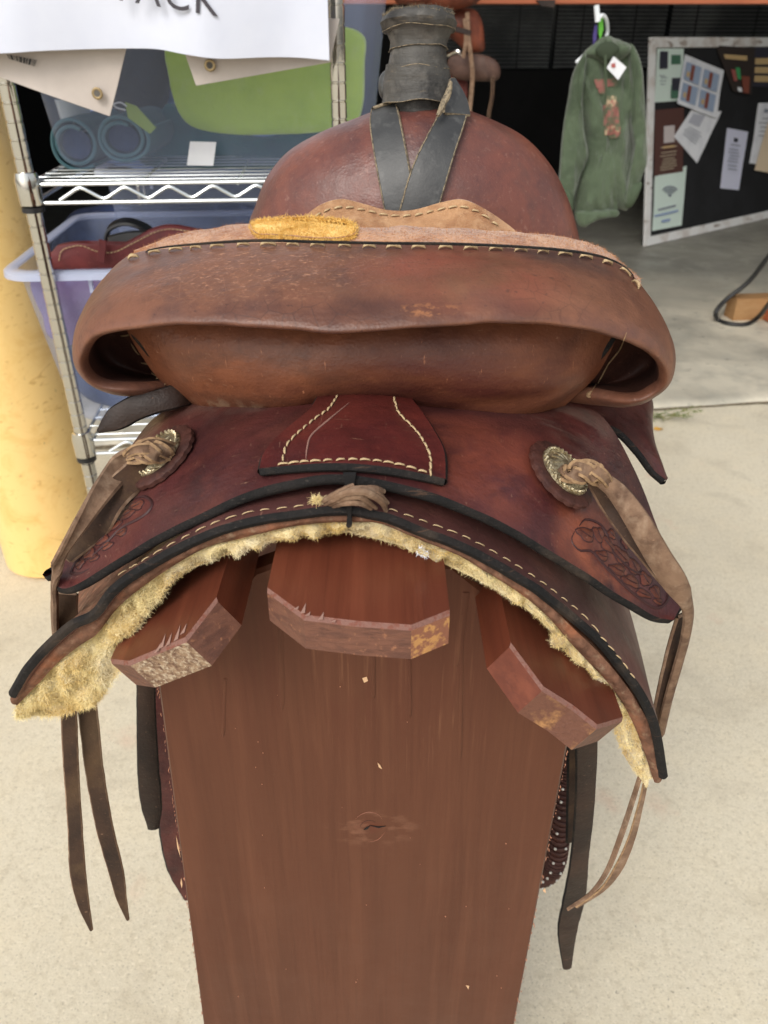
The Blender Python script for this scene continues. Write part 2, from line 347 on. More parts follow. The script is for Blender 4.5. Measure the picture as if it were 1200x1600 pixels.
# ================================================================= the setting
BA = radians(9); B0 = Vector((.99, 2.77, 0)); b1 = Vector((cos(BA), sin(BA), 0)); b2 = Vector((-sin(BA), cos(BA), 0)); UZ = Vector((0, 0, 1))
BM = Matrix.Translation(B0) @ Matrix.Rotation(BA, 4, 'Z')
m_conc = mat('concrete_outside', S(218, 209, 186), .92, [
    dict(c=S(190, 180, 158), s=1.7, lo=.42, hi=.68, f=.45, dist=.4), dict(c=S(224, 212, 184), s=9, lo=.45, hi=.7, f=.5), dict(c=S(186, 174, 148), s=70, lo=.5, hi=.68, f=.45),
    dict(c=S(232, 222, 200), s=170, lo=.54, hi=.68, f=.8), dict(c=S(120, 112, 100), s=190, lo=.64, hi=.7, f=.75), dict(c=S(206, 156, 130), s=3.2, lo=.62, hi=.74, f=.45),
    dict(c=S(226, 220, 206), s=(60, 500, 60), lo=.68, hi=.74, f=.5), dict(c=S(104, 98, 88), s=60, lo=.69, hi=.73, f=.7), dict(c=S(172, 160, 138), s=(5, 6, 5), lo=.54, hi=.72, f=.4, dist=.6), dict(c=S(150, 140, 120), s=240, lo=.56, hi=.66, f=.5), dict(c=S(236, 228, 208), s=(500, 90, 60), lo=.66, hi=.72, f=.6)],
    [(150, .3, .002), (380, .4, .0015), (9, .15, .006)])
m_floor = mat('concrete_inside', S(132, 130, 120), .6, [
    dict(c=S(212, 204, 184), s=5, lo=.1, hi=.5, f=.95, near=((1.5, 2.8, 0), (5, 2.0, 1))),  # paints in the daylight falloff from the doorway, along with tracked-in dust
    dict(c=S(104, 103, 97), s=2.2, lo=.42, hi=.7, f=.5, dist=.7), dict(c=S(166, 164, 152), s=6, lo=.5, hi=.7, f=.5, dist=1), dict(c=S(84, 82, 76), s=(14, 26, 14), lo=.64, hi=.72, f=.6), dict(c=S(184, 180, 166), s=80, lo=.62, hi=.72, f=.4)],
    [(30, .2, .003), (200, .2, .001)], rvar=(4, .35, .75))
mb = MB(); g = [[Vector((x, y, 0)) for x in (-60, -8, -2, 2, 8, 60)] for y in (-60, -8, -1, 2, 8, 60)]; mb.grid(g)
build(mb, 'ground', m_conc, smooth=False, kind='structure')
# raised slab of the workshop, with a worn rounded lip
mb = MB(); rows = []
for k, (y, z) in enumerate([(-.012, -.01), (-.008, .006), (.0, .013), (.012, .018), (.04, .02), (.5, .02), (2, .02), (5.6, .02)]):
    row = []
    for i in range(90):
        x = -4 + 8.5*i/89; w = noise.noise(Vector((x*6, 1, 0)))*.006+noise.noise(Vector((x*25, 4, 0)))*.004 if k < 5 else 0
        row.append(BM @ Vector((x, y+w, z)))
    rows.append(row)
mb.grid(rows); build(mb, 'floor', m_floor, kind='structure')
m_joint = mat('joint_dirt', S(104, 92, 74), 1, [dict(c=S(150, 138, 112), s=90, lo=.45, hi=.6), dict(c=S(70, 60, 46), s=30, lo=.5, hi=.64)], [(160, 1, .004)])
mb = MB(); r = [[], []]
for i in range(160):
    x = -4+8.5*i/159; w = abs(noise.noise(Vector((x*9, 7, 0))))*.03+.012
    r[0].append(BM @ Vector((x, -.006, .004))); r[1].append(BM @ Vector((x, -.010-w, .004)))
mb.grid(r[::-1]); build(mb, 'joint', m_joint, kind='structure')
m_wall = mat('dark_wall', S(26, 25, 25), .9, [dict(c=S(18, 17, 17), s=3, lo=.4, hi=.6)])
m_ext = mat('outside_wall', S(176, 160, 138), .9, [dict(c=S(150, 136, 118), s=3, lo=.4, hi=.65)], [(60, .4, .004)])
def wallbox(lo, hi, name, m): mb = MB(); mb.box(lo, hi, M=BM); build(mb, name, m, smooth=False, kind='structure')
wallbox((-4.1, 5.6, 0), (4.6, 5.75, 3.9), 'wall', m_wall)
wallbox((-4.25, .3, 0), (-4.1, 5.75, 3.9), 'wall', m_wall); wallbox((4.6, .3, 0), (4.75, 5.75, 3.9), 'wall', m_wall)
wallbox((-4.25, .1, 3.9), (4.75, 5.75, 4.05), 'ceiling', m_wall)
wallbox((-6, .12, 0), (-2.4, .298, 4.2), 'wall', m_ext); wallbox((3.3, .12, 0), (6, .298, 4.2), 'wall', m_ext); wallbox((-2.398, .12, 2.9), (3.298, .298, 4.2), 'wall', m_ext)

# window with closed blinds on the rear wall
m_slat = mat('blind_slat', S(122, 124, 122), .5, [dict(c=S(84, 86, 86), s=2, lo=.4, hi=.6)])
m_pane = mat('dark_pane', S(26, 28, 30), .2)
bl = thing('window_blind', BM @ Vector((2.2, 5.5, .95)), 'closed grey slatted blinds on the dark rear wall above the notice board', 'blind')
mb = MB(); mb.box((.3, 5.575, .95), (4.2, 5.597, 2.1), M=BM); build(mb, 'window_pane', m_pane, bl, smooth=False)
mb = MB()
for k in range(34):
    z = .98+k*.032
    for x0, x1 in ((.34, 1.42), (1.47, 2.52), (2.57, 4.16)):
        M2 = BM @ Matrix.Translation((0, 5.54, z)) @ Matrix.Rotation(radians(52), 4, 'X'); mb.box((x0, -.014, -.001), (x1, .014, .001), M=M2)
build(mb, 'slat', m_slat, bl, smooth=False, kind='stuff')
for x in (.6, 1.1, 1.7, 2.2, 2.8, 3.4): mb = MB(); mb.box((x, 5.515, .97), (x+.012, 5.52, 2.08), M=BM); build(mb, 'ladder_tape', m_black, bl, smooth=False)

# orange wooden rail from which things hang
m_rail = wood('orange_rail', S(172, 98, 66), S(136, 74, 50), S(196, 120, 84), 0, .5)
rl = thing('wooden_rail', (0, 2.98, 0), 'orange brown wooden rail crossing the doorway above the green hoodie', 'rail')
mb = MB(); mb.box((-2.1, 2.94, 1.295), (3.2, 3.03, 1.385)); build(mb, 'beam', m_rail, rl, smooth=False)
for x in (-2.05, 3.05): mb = MB(); mb.box((x, 2.945, .02), (x+.09, 3.025, 1.293)); build(mb, 'post', m_rail, rl, smooth=False)
mb = MB(); mb.prism(PX([(838, 0, 2.93), (868, 0, 2.93), (866, 12, 2.93), (846, 9, 2.93)]), Vector((0, .01, 0))); build(mb, 'bracket', m_dark, rl, smooth=False)

# ----------------------------------------------------------------- yellow bollard
m_bol = mat('bollard_yellow', S(240, 203, 132), .42, [dict(c=S(214, 158, 70), s=9, lo=.5, hi=.72, f=.5, dist=1.5), dict(c=S(240, 204, 128), s=3, lo=.45, hi=.7, f=.6), dict(c=S(190, 136, 60), s=(22, 22, 40), lo=.6, hi=.7, f=.55, dist=2), dict(c=S(120, 96, 66), s=(90, 90, 30), lo=.68, hi=.74, f=.6)], [(12, .2, .004)], coat=.2)
bp = Vector((-.885, 1.79, 0)); mb = MB()
mb.lathe([(.001, .004), (.118, .004), (.127, .012), (.128, .03), (.128, 1.2), (.124, 1.24), (.10, 1.285), (.06, 1.31), (.001, 1.32)], 64, bp)
props(build(mb, 'bollard', m_bol, origin=bp), 'round yellow plastic bollard standing left of the wire shelves', 'bollard')

# ----------------------------------------------------------------- wire shelving
th = radians(5); SO = Vector((-.566, 1.35, 0)); SM = Matrix.Translation(SO) @ Matrix.Rotation(th, 4, 'Z')
SW, SD = .497, .9
sh = thing('wire_shelving', SO, 'chrome wire shelving unit with round posts holding the plastic bins', 'shelving')
for (x, y) in ((0, 0), (SW, 0), (0, SD), (SW, SD)):
    mb = MB(); prof = [(.0125, .02)]; z = .05
    while z < 1.75:
        prof += [(.0125, z-.0018), (.0113, z-.0008), (.0113, z+.0008), (.0125, z+.0018)]; z += .0254
    prof += [(.0125, 1.76), (.001, 1.762)]
    mb.lathe([(.001, 0), (.015, 0), (.015, .02), (.0125, .021)]+prof, 24, SM @ Vector((x, y, 0))); build(mb, 'post', m_chrome, sh)
Z1 = 1.2-.199; Z2 = 1.2-.648
for zi, zs in enumerate((Z1, Z2, .2, 1.62)):
    so_ = bpy.data.objects.new('shelf', None); COL.objects.link(so_); so_.parent = sh; so_.location = (0, 0, zs)
    def T(*p): return SM @ Vector(p)
    for (x, y) in ((0, 0), (SW, 0), (0, SD), (SW, SD)):
        c = T(x, y, zs)
        mb = MB(); mb.lathe([(.0130, -.032), (.0185, -.03), (.0192, .006), (.0165, .018), (.0130, .019)], 28, c); mb.lathe([(.0128, -.042), (.0178, -.041), (.0178, -.033), (.0128, -.032)], 24, c, mi=1); build(mb, 'collar', [m_chrome, m_black], so_)
    mb = MB()
    for (a, b) in (((.02, 0), (SW-.02, 0)), ((.02, SD), (SW-.02, SD)), ((0, .02), (0, SD-.02)), ((SW, .02), (SW, SD-.02))):
        for dz in (0, -.028): mb.tube([T(a[0], a[1], zs+dz), T(b[0], b[1], zs+dz)], .0032, 8)
    build(mb, 'rim_wire', m_zinc, so_)
    mb = MB(); pts = []; k = 0; x = .045
    while x < SW-.03: pts.append(T(x, -.001, zs-(.004 if k % 2 else .024))); x += .035; k += 1
    z = []
    for a, b in zip(pts, pts[1:]): z += [a.lerp(b, f/6) for f in range(6)]
    z.append(pts[-1])
    z = [z[0]]+[(z[i-1]+z[i]*2+z[i+1])/4 for i in range(1, len(z)-1)]+[z[-1]]
    mb.tube(z, .0028, 7); build(mb, 'zigzag_wire', m_zinc, so_)
    y = .018; proto = None
    while y < SD-.01:
        if proto is None:
            mb = MB(); mb.tube([T(.002, y, zs+.003), T(SW-.002, y, zs+.003)], .0012, 6, caps=False); proto = build(mb, 'cross_wire', m_zinc, so_); y0 = y
        elif y < .32 or zi > 1:
            o = proto.copy(); COL.objects.link(o); o.location = proto.location+(SM.to_3x3() @ Vector((0, y-y0, 0)))
        else:
            o = proto.copy(); COL.objects.link(o); o.location = proto.location+(SM.to_3x3() @ Vector((0, y-y0, 0)))
        y += .04
    mb = MB()
    for x in (.17, .33): mb.tube([T(x, 0, zs-.003), T(x, SD, zs-.003)], .0025, 6)
    build(mb, 'support_wire', m_zinc, so_)

# ----------------------------------------------------------------- plastic bins and what is in them
def rrect(w, d, r, z, n=6, cx=0, cy=0):
    pts = []
    for (sx, sy, a0) in ((1, 1, 0), (-1, 1, 90), (-1, -1, 180), (1, -1, 270)):
        for k in range(n+1):
            a = radians(a0+90*k/n); pts.append(Vector((cx+sx*(w/2-r)+r*cos(a), cy+sy*(d/2-r)+r*sin(a), z)))
    return pts
def storage_bin(loc, w, d, h, label, cat='bin', flare=.035):
    t = thing('storage_bin', SM @ Vector(loc), label, cat, 'translucent bins on the wire shelves')
    M2 = SM @ Matrix.Translation(loc); G = lambda R: [M2 @ p for p in R]
    mb = MB(); out = []; inn = []
    for k, z in enumerate((0, .01, .02, h*.5, h)):
        f = flare*z/h; r0 = (.012, .004, 0, 0, 0)[k]
        out.append(G(rrect(w-2*r0+2*f, d-2*r0+2*f, .035, z)))
    mb.grid(out, closed=True); mb.add(out[0], [tuple(range(len(out[0])))[::-1]]); build(mb, 'body', m_bin, t)
    f = flare; mb = MB()
    pr = [(0, h-.002), (.006, h), (.018, h), (.023, h-.004), (.024, h-.014), (.021, h-.014), (.019, h-.005), (.002, h-.006)]
    mb.grid([G(rrect(w+2*f+2*a, d+2*f+2*a, .035+a, z)) for a, z in pr], closed=True); build(mb, 'rim', m_binrim, t)
    for x in (-w*.32, 0, w*.32): mb = MB(); mb.box((x, -d/2-f-.006, h-.04), (x+.006, -d/2-f+.002, h-.013), M=M2); build(mb, 'rib', m_binrim, t, smooth=False)
    return t, M2
zA = Z1+.006; zB = Z2+.006
binA, MA = storage_bin((.288, .105+.27, zA), .54, .50, .34, 'translucent plastic bin with lime green pads on the upper wire shelf')
binB, MBm = storage_bin((.218, .045+.24, zB), .50, .44, .303, 'open translucent plastic bin of maroon leather pads on the lower wire shelf')
mb = MB(); q = [(w_*.93 if 0 else 0) for w_ in ()]
# white label on the upper bin
def onplane(lst, Y, th_=.001):
    mb = MB(); mb.prism([P(x, y, Y) for x, y in lst], Vector((0, th_, 0))); return mb
nA = (SM.to_3x3() @ Vector((0, -1, 0))); oA = SM @ Vector((.262, .155, zA+.1))
def facepoly(lst, o, n, th_=.0015):
    mb = MB(); mb.prism([Pp(x, y, o, n) for x, y in lst], -n*th_); return mb
m_paper = mat('paper_white', S(226, 228, 232), .7, [dict(c=S(206, 208, 214), s=9, lo=.45, hi=.7)])
build(facepoly([(297, 221), (338, 222), (333, 259), (292, 258)], SM @ Vector((.262, .100, zA)), nA), 'label_sticker', m_paper, binA, smooth=False)
m_lime = mat('pad_lime', S(186, 214, 70), .85, [dict(c=S(160, 192, 56), s=9, lo=.42, hi=.7), dict(c=S(190, 210, 110), s=26, lo=.55, hi=.7, f=.5)], [(120, .5, .003)], sheen=.3)
m_teal = mat('pad_teal', S(30, 92, 98), .85, [dict(c=S(24, 66, 78), s=12, lo=.42, hi=.65)], [(60, .5, .004)])
m_teal2 = mat('roll_teal', S(44, 78, 84), .8, [dict(c=S(38, 70, 80), s=20, lo=.42, hi=.65)], [(60, .5, .004)])
m_char = mat('cloth_charcoal', S(56, 60, 68), .9, [dict(c=S(38, 42, 50), s=8, lo=.42, hi=.65)], [(10, .5, .02), (80, .4, .003)])
m_pblue = mat('cloth_pale_blue', S(132, 158, 204), .9, [dict(c=S(104, 128, 176), s=8, lo=.42, hi=.65)], [(12, .5, .02)])
m_navy = mat('cloth_navy', S(42, 58, 96), .9, [dict(c=S(28, 38, 66), s=12, lo=.42, hi=.65), dict(c=S(94, 110, 148), s=20, lo=.58, hi=.7, f=.6)], [(12, .6, .02)])
def slabthing(name, outline, Y, th_, m, label, cat, seed=0, wv=.01, group=None):
    """a thick soft pad: outline in view, standing at distance Y"""
    o = PX([(x, y, Y) for x, y in outline]); g = pillow(o, Y, th_/2, th_/2, nr=8, n=56, pw=.25)
    g = [[p+Vector((0, noise.noise(p*9+Vector((seed, 0, 0)))*wv, noise.noise(p*14+Vector((seed, 3, 0)))*wv*.3)) for p in r] for r in g]
    mb = MB(); mb.grid(g, closed=True)
    base = sum(o, Vector())/len(o); base.z = min(p.z for p in o); base.y = Y
    return props(build(mb, name, m, origin=base), label, cat, group)
slabthing('saddle_pad', [(264, 120), (272, 60), (420, 44), (520, 40), (568, 55), (570, 100), (566, 170), (540, 200), (420, 211), (330, 206), (285, 185)], 1.64, .05, m_lime, 'bright lime green saddle pad standing in the upper bin', 'pad', 1, .006)
slabthing('saddle_pad', [(225, 258), (240, 205), (262, 160), (300, 190), (420, 214), (545, 205), (560, 258), (400, 262)], 1.70, .05, m_teal, 'dark teal folded pad beneath the lime green pad in the upper bin', 'pad', 2, .012)
slabthing('folded_cloth', [(175, 170), (180, 90), (195, 40), (262, 36), (270, 90), (262, 150), (240, 205), (215, 225), (190, 205)], 1.78, .06, m_char, 'charcoal cloth standing behind the rolls in the upper bin', 'cloth', 3, .02)
slabthing('folded_cloth', [(150, 250), (150, 60), (200, 40), (400, 30), (520, 30), (520, 250)], 1.86, .06, m_pblue, 'pale blue cloth filling the back of the upper bin', 'cloth', 4, .03)
def roll(px, py, R, Y, label, tw=3.1, sq=1.0):
    c = P(px, py, Y); mb = MB(); pts = []
    for k in range(90):
        a = k/89*tw*2*pi; r = R*(.58+.42*k/89); pts.append(Vector((r*cos(a+1)*(1+.06*sin(a*1.3)), 0, r*sin(a+1)*sq*(1+.05*cos(a*.9)))))
    g = [[c+p+Vector((0, y, 0)) for p in pts] for y in (0, .1, .22)]
    mb.sheet(g, .006, ek=2, edge_mi=1)
    mb.grid([[c+Vector((R*.62*f*cos(a), .012, R*.62*f*sin(a)*sq)) for a in [2*pi*i/20 for i in range(20)]] for f in (.01, 1)], closed=True, mi=2)
    return props(build(mb, 'rolled_pad', [m_teal2, mat('roll_edge', S(78, 114, 122), .8), m_navy], origin=c-Vector((0, 0, R))), label, 'rolled pad', 'rolled teal pads')
roll(116, 226, .040, 1.50, 'rolled teal pad with open centre at the left end of the upper bin', 1.7)
roll(190, 217, .042, 1.50, 'rolled teal pad with curled tail under the green tag in the upper bin', 1.9, .84)
m_cup = mat('pale_cup', S(190, 196, 196), .5, trans=.35)
c = P(122, 205, 1.60); mb = MB(); mb.lathe([(.012, 0), (.024, 0), (.03, .05), (.031, .052), (.029, .052), (.023, .003), (.001, .003)], 28, c)
props(build(mb, 'plastic_cup', m_cup, origin=c), 'pale clear cup standing behind the left rolled pad', 'cup')
mb = MB(); ax = [P(180, 163, 1.49), P(205, 170, 1.49), P(240, 206, 1.49)]
mb.prism([P(195, 160, 1.49), P(212, 166, 1.49), P(243, 200, 1.49), P(234, 209, 1.49), P(200, 184, 1.49)], Vector((0, .006, 0)))
tg = props(build(mb, 'cloth_tag', mat('tag_green', S(150, 172, 84), .8), origin=P(215, 190, 1.49)), 'pale green cloth tag lying over the second rolled pad', 'tag')
mb = MB(); mb.tube(crom([P(198, 166, 1.49), P(188, 160, 1.49), P(178, 163, 1.49), P(182, 168, 1.49), P(196, 172, 1.49)], 18), .0012, 6); build(mb, 'loop', m_paper, tg)
# lower bin: maroon leather with stitching, a black strap, clothes seen through the side
m_mar = leather('leather_bin_maroon', S(112, 44, 46), S(84, 32, 36), S(132, 56, 54), .55, sc=16)
YL = 1.50
o = [(84, 420), (86, 388), (100, 380), (125, 378), (150, 387), (175, 388), (205, 374), (240, 356), (270, 351), (310, 358), (345, 366), (370, 420)]
mp_ = slabthing('leather_pad', o, YL, .03, m_mar, 'maroon leather piece with wavy stitched edge rising from the lower bin', 'leather pad', 5, .002)
for lst in ([(92, 408), (96, 392), (110, 386), (128, 384), (152, 393), (178, 394), (208, 380), (242, 363), (270, 358), (310, 365), (340, 373)],):
    pts = arc([P(x, y, YL-.0155) for x, y in lst], step=.007)
    mb = MB()
    for a, b in zip(pts, pts[1:]): mb.tube([a.lerp(b, .15), b.lerp(a, .15)], .0009, 5)
    build(mb, 'stitching', m_thread, mp_)
mb = ribbon([P(157, 410, YL-.03), P(159, 390, YL-.03), P(160, 376, YL-.03)], .012, Vector((1, 0, 0)), .003, nv=10); build(mb, 'keeper_strap', m_mar, mp_)
mb = ribbon([P(170, 392, 1.55), P(172, 362, 1.55), P(190, 350, 1.55), P(212, 352, 1.55), P(236, 366, 1.56), P(240, 390, 1.56)], .02, Vector((0, 1, .3)), .007, nv=30)
props(build(mb, 'black_strap', m_black, origin=P(200, 392, 1.55)), 'thick black strap looping above the maroon leather in the lower bin', 'strap')
mb = ribbon([P(176, 384, 1.53), P(200, 378, 1.53), P(230, 376, 1.53)], .03, Vector((0, .2, 1)), .01, nv=12)
props(build(mb, 'black_case', m_black, origin=P(200, 390, 1.53)), 'black padded bundle sitting below the black strap loop', 'bundle')
m_purp = mat('cloth_purple', S(104, 76, 116), .9, [dict(c=S(80, 60, 100), s=8, lo=.42, hi=.65), dict(c=S(130, 116, 160), s=16, lo=.55, hi=.7, f=.6)], [(12, .6, .02)])
slabthing('folded_cloth', [(70, 480), (62, 420), (220, 418), (430, 418), (430, 500), (120, 530)], 1.55, .12, m_purp, 'purple cloth packed under the maroon leather in the lower bin', 'cloth', 6, .03)
slabthing('folded_cloth', [(150, 622), (135, 540), (220, 500), (430, 500), (430, 630)], 1.53, .14, m_navy, 'blue cloth packed in the bottom of the lower bin', 'cloth', 7, .03)
# box behind, seen between the shelf and the leather
binC, MC = storage_bin((.24, .49+.21, zB), .44, .36, .40, 'tall bluish translucent bin behind the open bin on the lower shelf', flare=.02)
slabthing('folded_cloth', [(110, 440), (110, 335), (250, 322), (420, 330), (430, 440)], 1.98, .1, m_navy, 'navy cloth inside the tall bin at the back of the lower shelf', 'cloth', 8, .03)

# ----------------------------------------------------------------- white vinyl banner over the shelf
m_vin = mat('vinyl_white', S(206, 210, 222), .5, [dict(c=S(196, 201, 216), s=5, lo=.4, hi=.7)], [(7, .25, .01)])
m_vin_shade = mat('vinyl_shaded', S(196, 186, 178), .5, [dict(c=S(180, 170, 162), s=8, lo=.4, hi=.7)], [(9, .3, .01)])  # same vinyl as the front sheet, with its shade mixed into the colour
bn = thing('vinyl_banner', P(260, 60, 1.29), 'white vinyl banner lettered TACK hanging folded over the wire shelves', 'banner')
g = []
bot = [(-260, 60), (-120, 80), (0, 83), (70, 79), (160, 76), (240, 76), (290, 84), (345, 91), (420, 89), (470, 90), (515, 94)]
low = [P(x, y, 1.295) for x, y in bot]; n_ = 60; low = crom(low, n_)
for k in range(26):
    f = k/25; row = []
    for i, p in enumerate(low):
        q = p+Vector((0, 0, .62*(1-f))); q.x = p.x
        q.y += .010*sin(i*.23+f*2)*f+.006*noise.noise(Vector((i*.1, f*3, 0)))-.006*(1-(1-f)**2)
        row.append(q)
    g.append(row)
mb = MB(); mb.sheet(g, .0015, edge_mi=0); fs = build(mb, 'front_sheet', m_vin, bn)
def flap(lst, Y, nm='corner_flap'):
    mb = MB(); a, b, c, d = [P(x, y, Y) for x, y in lst]; g = []
    for j in range(14):
        row = []
        for i in range(18): p = a.lerp(b, i/17).lerp(d.lerp(c, i/17), j/13); row.append(p+Vector((0, .01*noise.noise(p*8)-.006*j/13, 0)))
        g.append(row)
    mb.sheet(g, .0015, edge_mi=0); return build(mb, nm, m_vin_shade, bn), g
f1, g1 = flap([(-160, 20), (212, 20), (172, 181), (-160, 60)], 1.325)
f2, g2 = flap([(270, 20), (530, 30), (516, 97), (308, 133)], 1.325)
m_brass = mat('grommet_brass', S(150, 132, 100), .35, metal=.9)
for f_, (x, y) in ((f1, (152, 146)), (f2, (328, 102))):
    c = P(x, y, 1.312); Mr = Matrix.Rotation(pi/2, 3, 'X'); mb = MB()
    pr = [(.0062+.0022*cos(a), .0016*sin(a)) for a in [k*pi/4 for k in range(9)]]
    mb.lathe(pr, 28, c, M=Mr.to_4x4()); mb.lathe([(.0001, .0012), (.0045, .0012)], 20, c, M=Mr.to_4x4(), mi=1); build(mb, 'grommet', [m_brass, mat('hole_grey', S(92, 88, 82), .8)], f_)
mb = MB()
rnd = random.Random(3); x = 0
A, Bp, C_, D = P(10, 84, 1.311), P(58, 94, 1.311), P(54, 104, 1.311), P(30, 99, 1.311)
D = P(14, 92, 1.311)
while x < 1:
    w = rnd.choice((.02, .03, .05, .08)); x2 = min(1, x+w)
    mb.add([A.lerp(Bp, x), A.lerp(Bp, x2), D.lerp(C_, x2), D.lerp(C_, x)], [(3, 2, 1, 0)]); x = x2+rnd.choice((.012, .02, .03))
build(mb, 'barcode', m_black, f1, smooth=False)
# lettering
m_ink = mat('ink_dark', S(58, 54, 62), .6)
def text_mesh(s, size, name, m, parent, M, origin=None, ext=.0004):
    cu = bpy.data.curves.new(name, 'FONT'); cu.body = s; cu.size = size; cu.extrude = ext; cu.align_x = 'CENTER'; cu.resolution_u = 4; cu.space_character = 1.12
    o = bpy.data.objects.new(name, cu); COL.objects.link(o); dg = bpy.context.evaluated_depsgraph_get(); dg.update()
    me = bpy.data.meshes.new_from_object(o.evaluated_get(dg)); bpy.data.objects.remove(o)
    mb = MB(); mb.add([M @ v.co for v in me.vertices], [tuple(p.vertices) for p in me.polygons]); bpy.data.meshes.remove(me)
    return build(mb, name, m, parent, smooth=False)
tl, tr_ = P(196, 2, 1.280), P(318, 22, 1.280); tx = (tr_-tl).normalized(); ty = Vector((-tx.z*1, 0, tx.x)); c = tl.lerp(tr_, .5)+Vector((0, -.004, 0))
Mt = Matrix(((tx.x, ty.x, 0, c.x), (0, 0, -1, c.y), (tx.z, ty.z, 0, c.z), (0, 0, 0, 1)))
text_mesh('TACK', .052, 'lettering', m_ink, fs, Mt)
# ================================================================= the saddle stand
PY = .402
st = thing('saddle_stand', (-.012, PY, 0), 'reddish brown stained wooden saddle stand of boards under the saddle', 'saddle stand')
kx, kz = P(575, 1292, PY).x-(-.012), P(575, 1292, PY).z
m_panel = wood('stained_panel', S(101, 62, 45), S(84, 50, 36), S(116, 74, 54), 2, .46, spec=.2,
   extra=[dict(c=S(92, 52, 38), s=(70, 70, 120), lo=.46, hi=.54, f=.7, near=((kx, 0, kz), (.013, .05, .010))), dict(c=S(164, 120, 96), s=(50, 50, 110), lo=.5, hi=.66, f=.22, near=((kx+.004, 0, kz-.002), (.04, .1, .024))),
          dict(c=S(158, 112, 84), s=(240, 240, 10), lo=.56, hi=.7, f=.22, near=((.03, 0, kz+.16), (.09, .2, .12))), dict(c=S(84, 46, 34), s=(26, 26, 3), lo=.5, hi=.56, f=.35, near=((0, 0, kz+.2), (.2, .2, .14)))])
def panel(Y, dy, name, zfoot=0.0):
    o = [P(245, 1060, PY), P(399, 893, PY), P(436, 880, PY), P(706, 884, PY), P(770, 934, PY), P(884, 1130, PY), P(888, 1165, PY)]
    r, l = P(800, 1620, PY), P(320, 1620, PY)
    f = lambda a, b: a+(b-a)*((zfoot+.001-a.z)/(b.z-a.z))
    o += [f(o[-1], r), f(o[0], l)]
    o = [p+Vector((0, Y-PY, 0)) for p in o]
    mb = MB(); N = len(o); bev = .0025; c = sum(o, Vector())/N
    ins = [p+(c-p).normalized()*bev for p in o]
    rows = [ins, [p+Vector((0, bev, 0)) for p in o], [p+Vector((0, dy-bev, 0)) for p in o], [p+Vector((0, dy, 0)) for p in ins]]
    mb.grid(rows, closed=True, flip=True); mb.add(ins, [tuple(range(N))]); mb.add(rows[3], [tuple(range(N))[::-1]])
    return build(mb, name, [m_panel], st, smooth=False)
panel(PY, .019, 'end_panel'); panel(.93, .019, 'end_panel')
# crack in the knot, screws, chips of paint
fp = MB()
for lst in ([(568, 1297), (572, 1293), (578, 1291), (574, 1296)], [(577, 1290), (592, 1292), (603, 1291), (592, 1294)]): fp.prism([P(x, y, PY-.0006) for x, y in lst], Vector((0, .0005, 0)))
build(fp, 'knot_crack', m_edge, st, smooth=False)
fp = MB()
for lst in ([(590, 1192), (594, 1196), (597, 1202), (592, 1199)], [(275, 1306), (279, 1322), (282, 1340), (277, 1324)], [(283, 1372), (285, 1382), (284, 1388), (282, 1380)], [(566, 1060), (573, 1058), (575, 1064), (569, 1067)], [(728, 1540), (733, 1541), (732, 1546)], [(848, 1392), (852, 1388), (853, 1396)]):
    fp.prism([P(x, y, PY-.0006) for x, y in lst], Vector((0, .0005, 0)))
build(fp, 'paint_chip', mat('bare_wood_chip', S(206, 168, 130), .8), st, smooth=False)
def plank(top, thick, n, mats, back=.955, wear=True, endm=None):
    """top: corner points of the end on the upper face, left to right (first and last start the long sides)"""
    n = n.normalized(); mb = MB(); N = len(top); L = Vector((0, 1, 0)); bv = .0018
    bk = [Vector((p.x, back, p.z)) for p in (top[0], top[-1])]
    # top face, bottom face, sides
    up = [p.copy() for p in top]; 
    inn = []
    for i, p in enumerate(top): inn.append(p+Vector((0, bv*1.3, 0)))
    lo = [p-n*(bv) for p in top]; bo = [p-n*thick for p in top]
    # subdivide the top along its length for light variation
    mb.add(inn+[bk[1], bk[0]], [tuple(range(N+2))[::-1]], 0)
    mb.grid([inn, lo], mi=2 if wear else 0, flip=False)
    E = MB()
    for i in range(N-1):
        mi = (endm[i] if endm else 0)
        mb.add([lo[i], lo[i+1], bo[i+1], bo[i]], [(0, 3, 2, 1)], mi)
    mb.add([inn[0], lo[0], bo[0], bk[0]-n*thick, bk[0]], [(0, 1, 2, 3, 4)], 0)
    mb.add([inn[-1], lo[-1], bo[-1], bk[1]-n*thick, bk[1]], [(4, 3, 2, 1, 0)], 0)
    mb.add(bo+[bk[1]-n*thick, bk[0]-n*thick], [tuple(range(N+2))], 0)
    mb.add([bk[0], bk[1], bk[1]-n*thick, bk[0]-n*thick], [(0, 1, 2, 3)], 0)
    return build(mb, 'plank', mats, st, smooth=False)
zt = P(560, 972, .30).z
tp = [Pz(417, 922, zt), Pz(475, 965, zt), Pz(560, 975, zt), Pz(643, 981, zt), Pz(703, 957, zt)]
m_endb = mat('end_grain_brown', S(108, 69, 53), .6, [dict(c=S(88, 54, 42), s=(90, 90, 300), lo=.42, hi=.62), dict(c=S(176, 120, 84), s=260, lo=.6, hi=.7, f=.5)], [((200, 200, 500), .6, .001)])
m_endo2 = mat('end_grain_patch', S(134, 84, 62), .6, [dict(c=S(186, 136, 80), s=(160, 160, 200), lo=.48, hi=.56, f=.9)], [(400, .6, .001)])
MT = [m_bar, m_endb, m_endwear, m_endraw, m_endora, m_endo2]
plank(tp, .0195, Vector((0, 0, 1)), MT, endm=[1, 1, 1, 5])
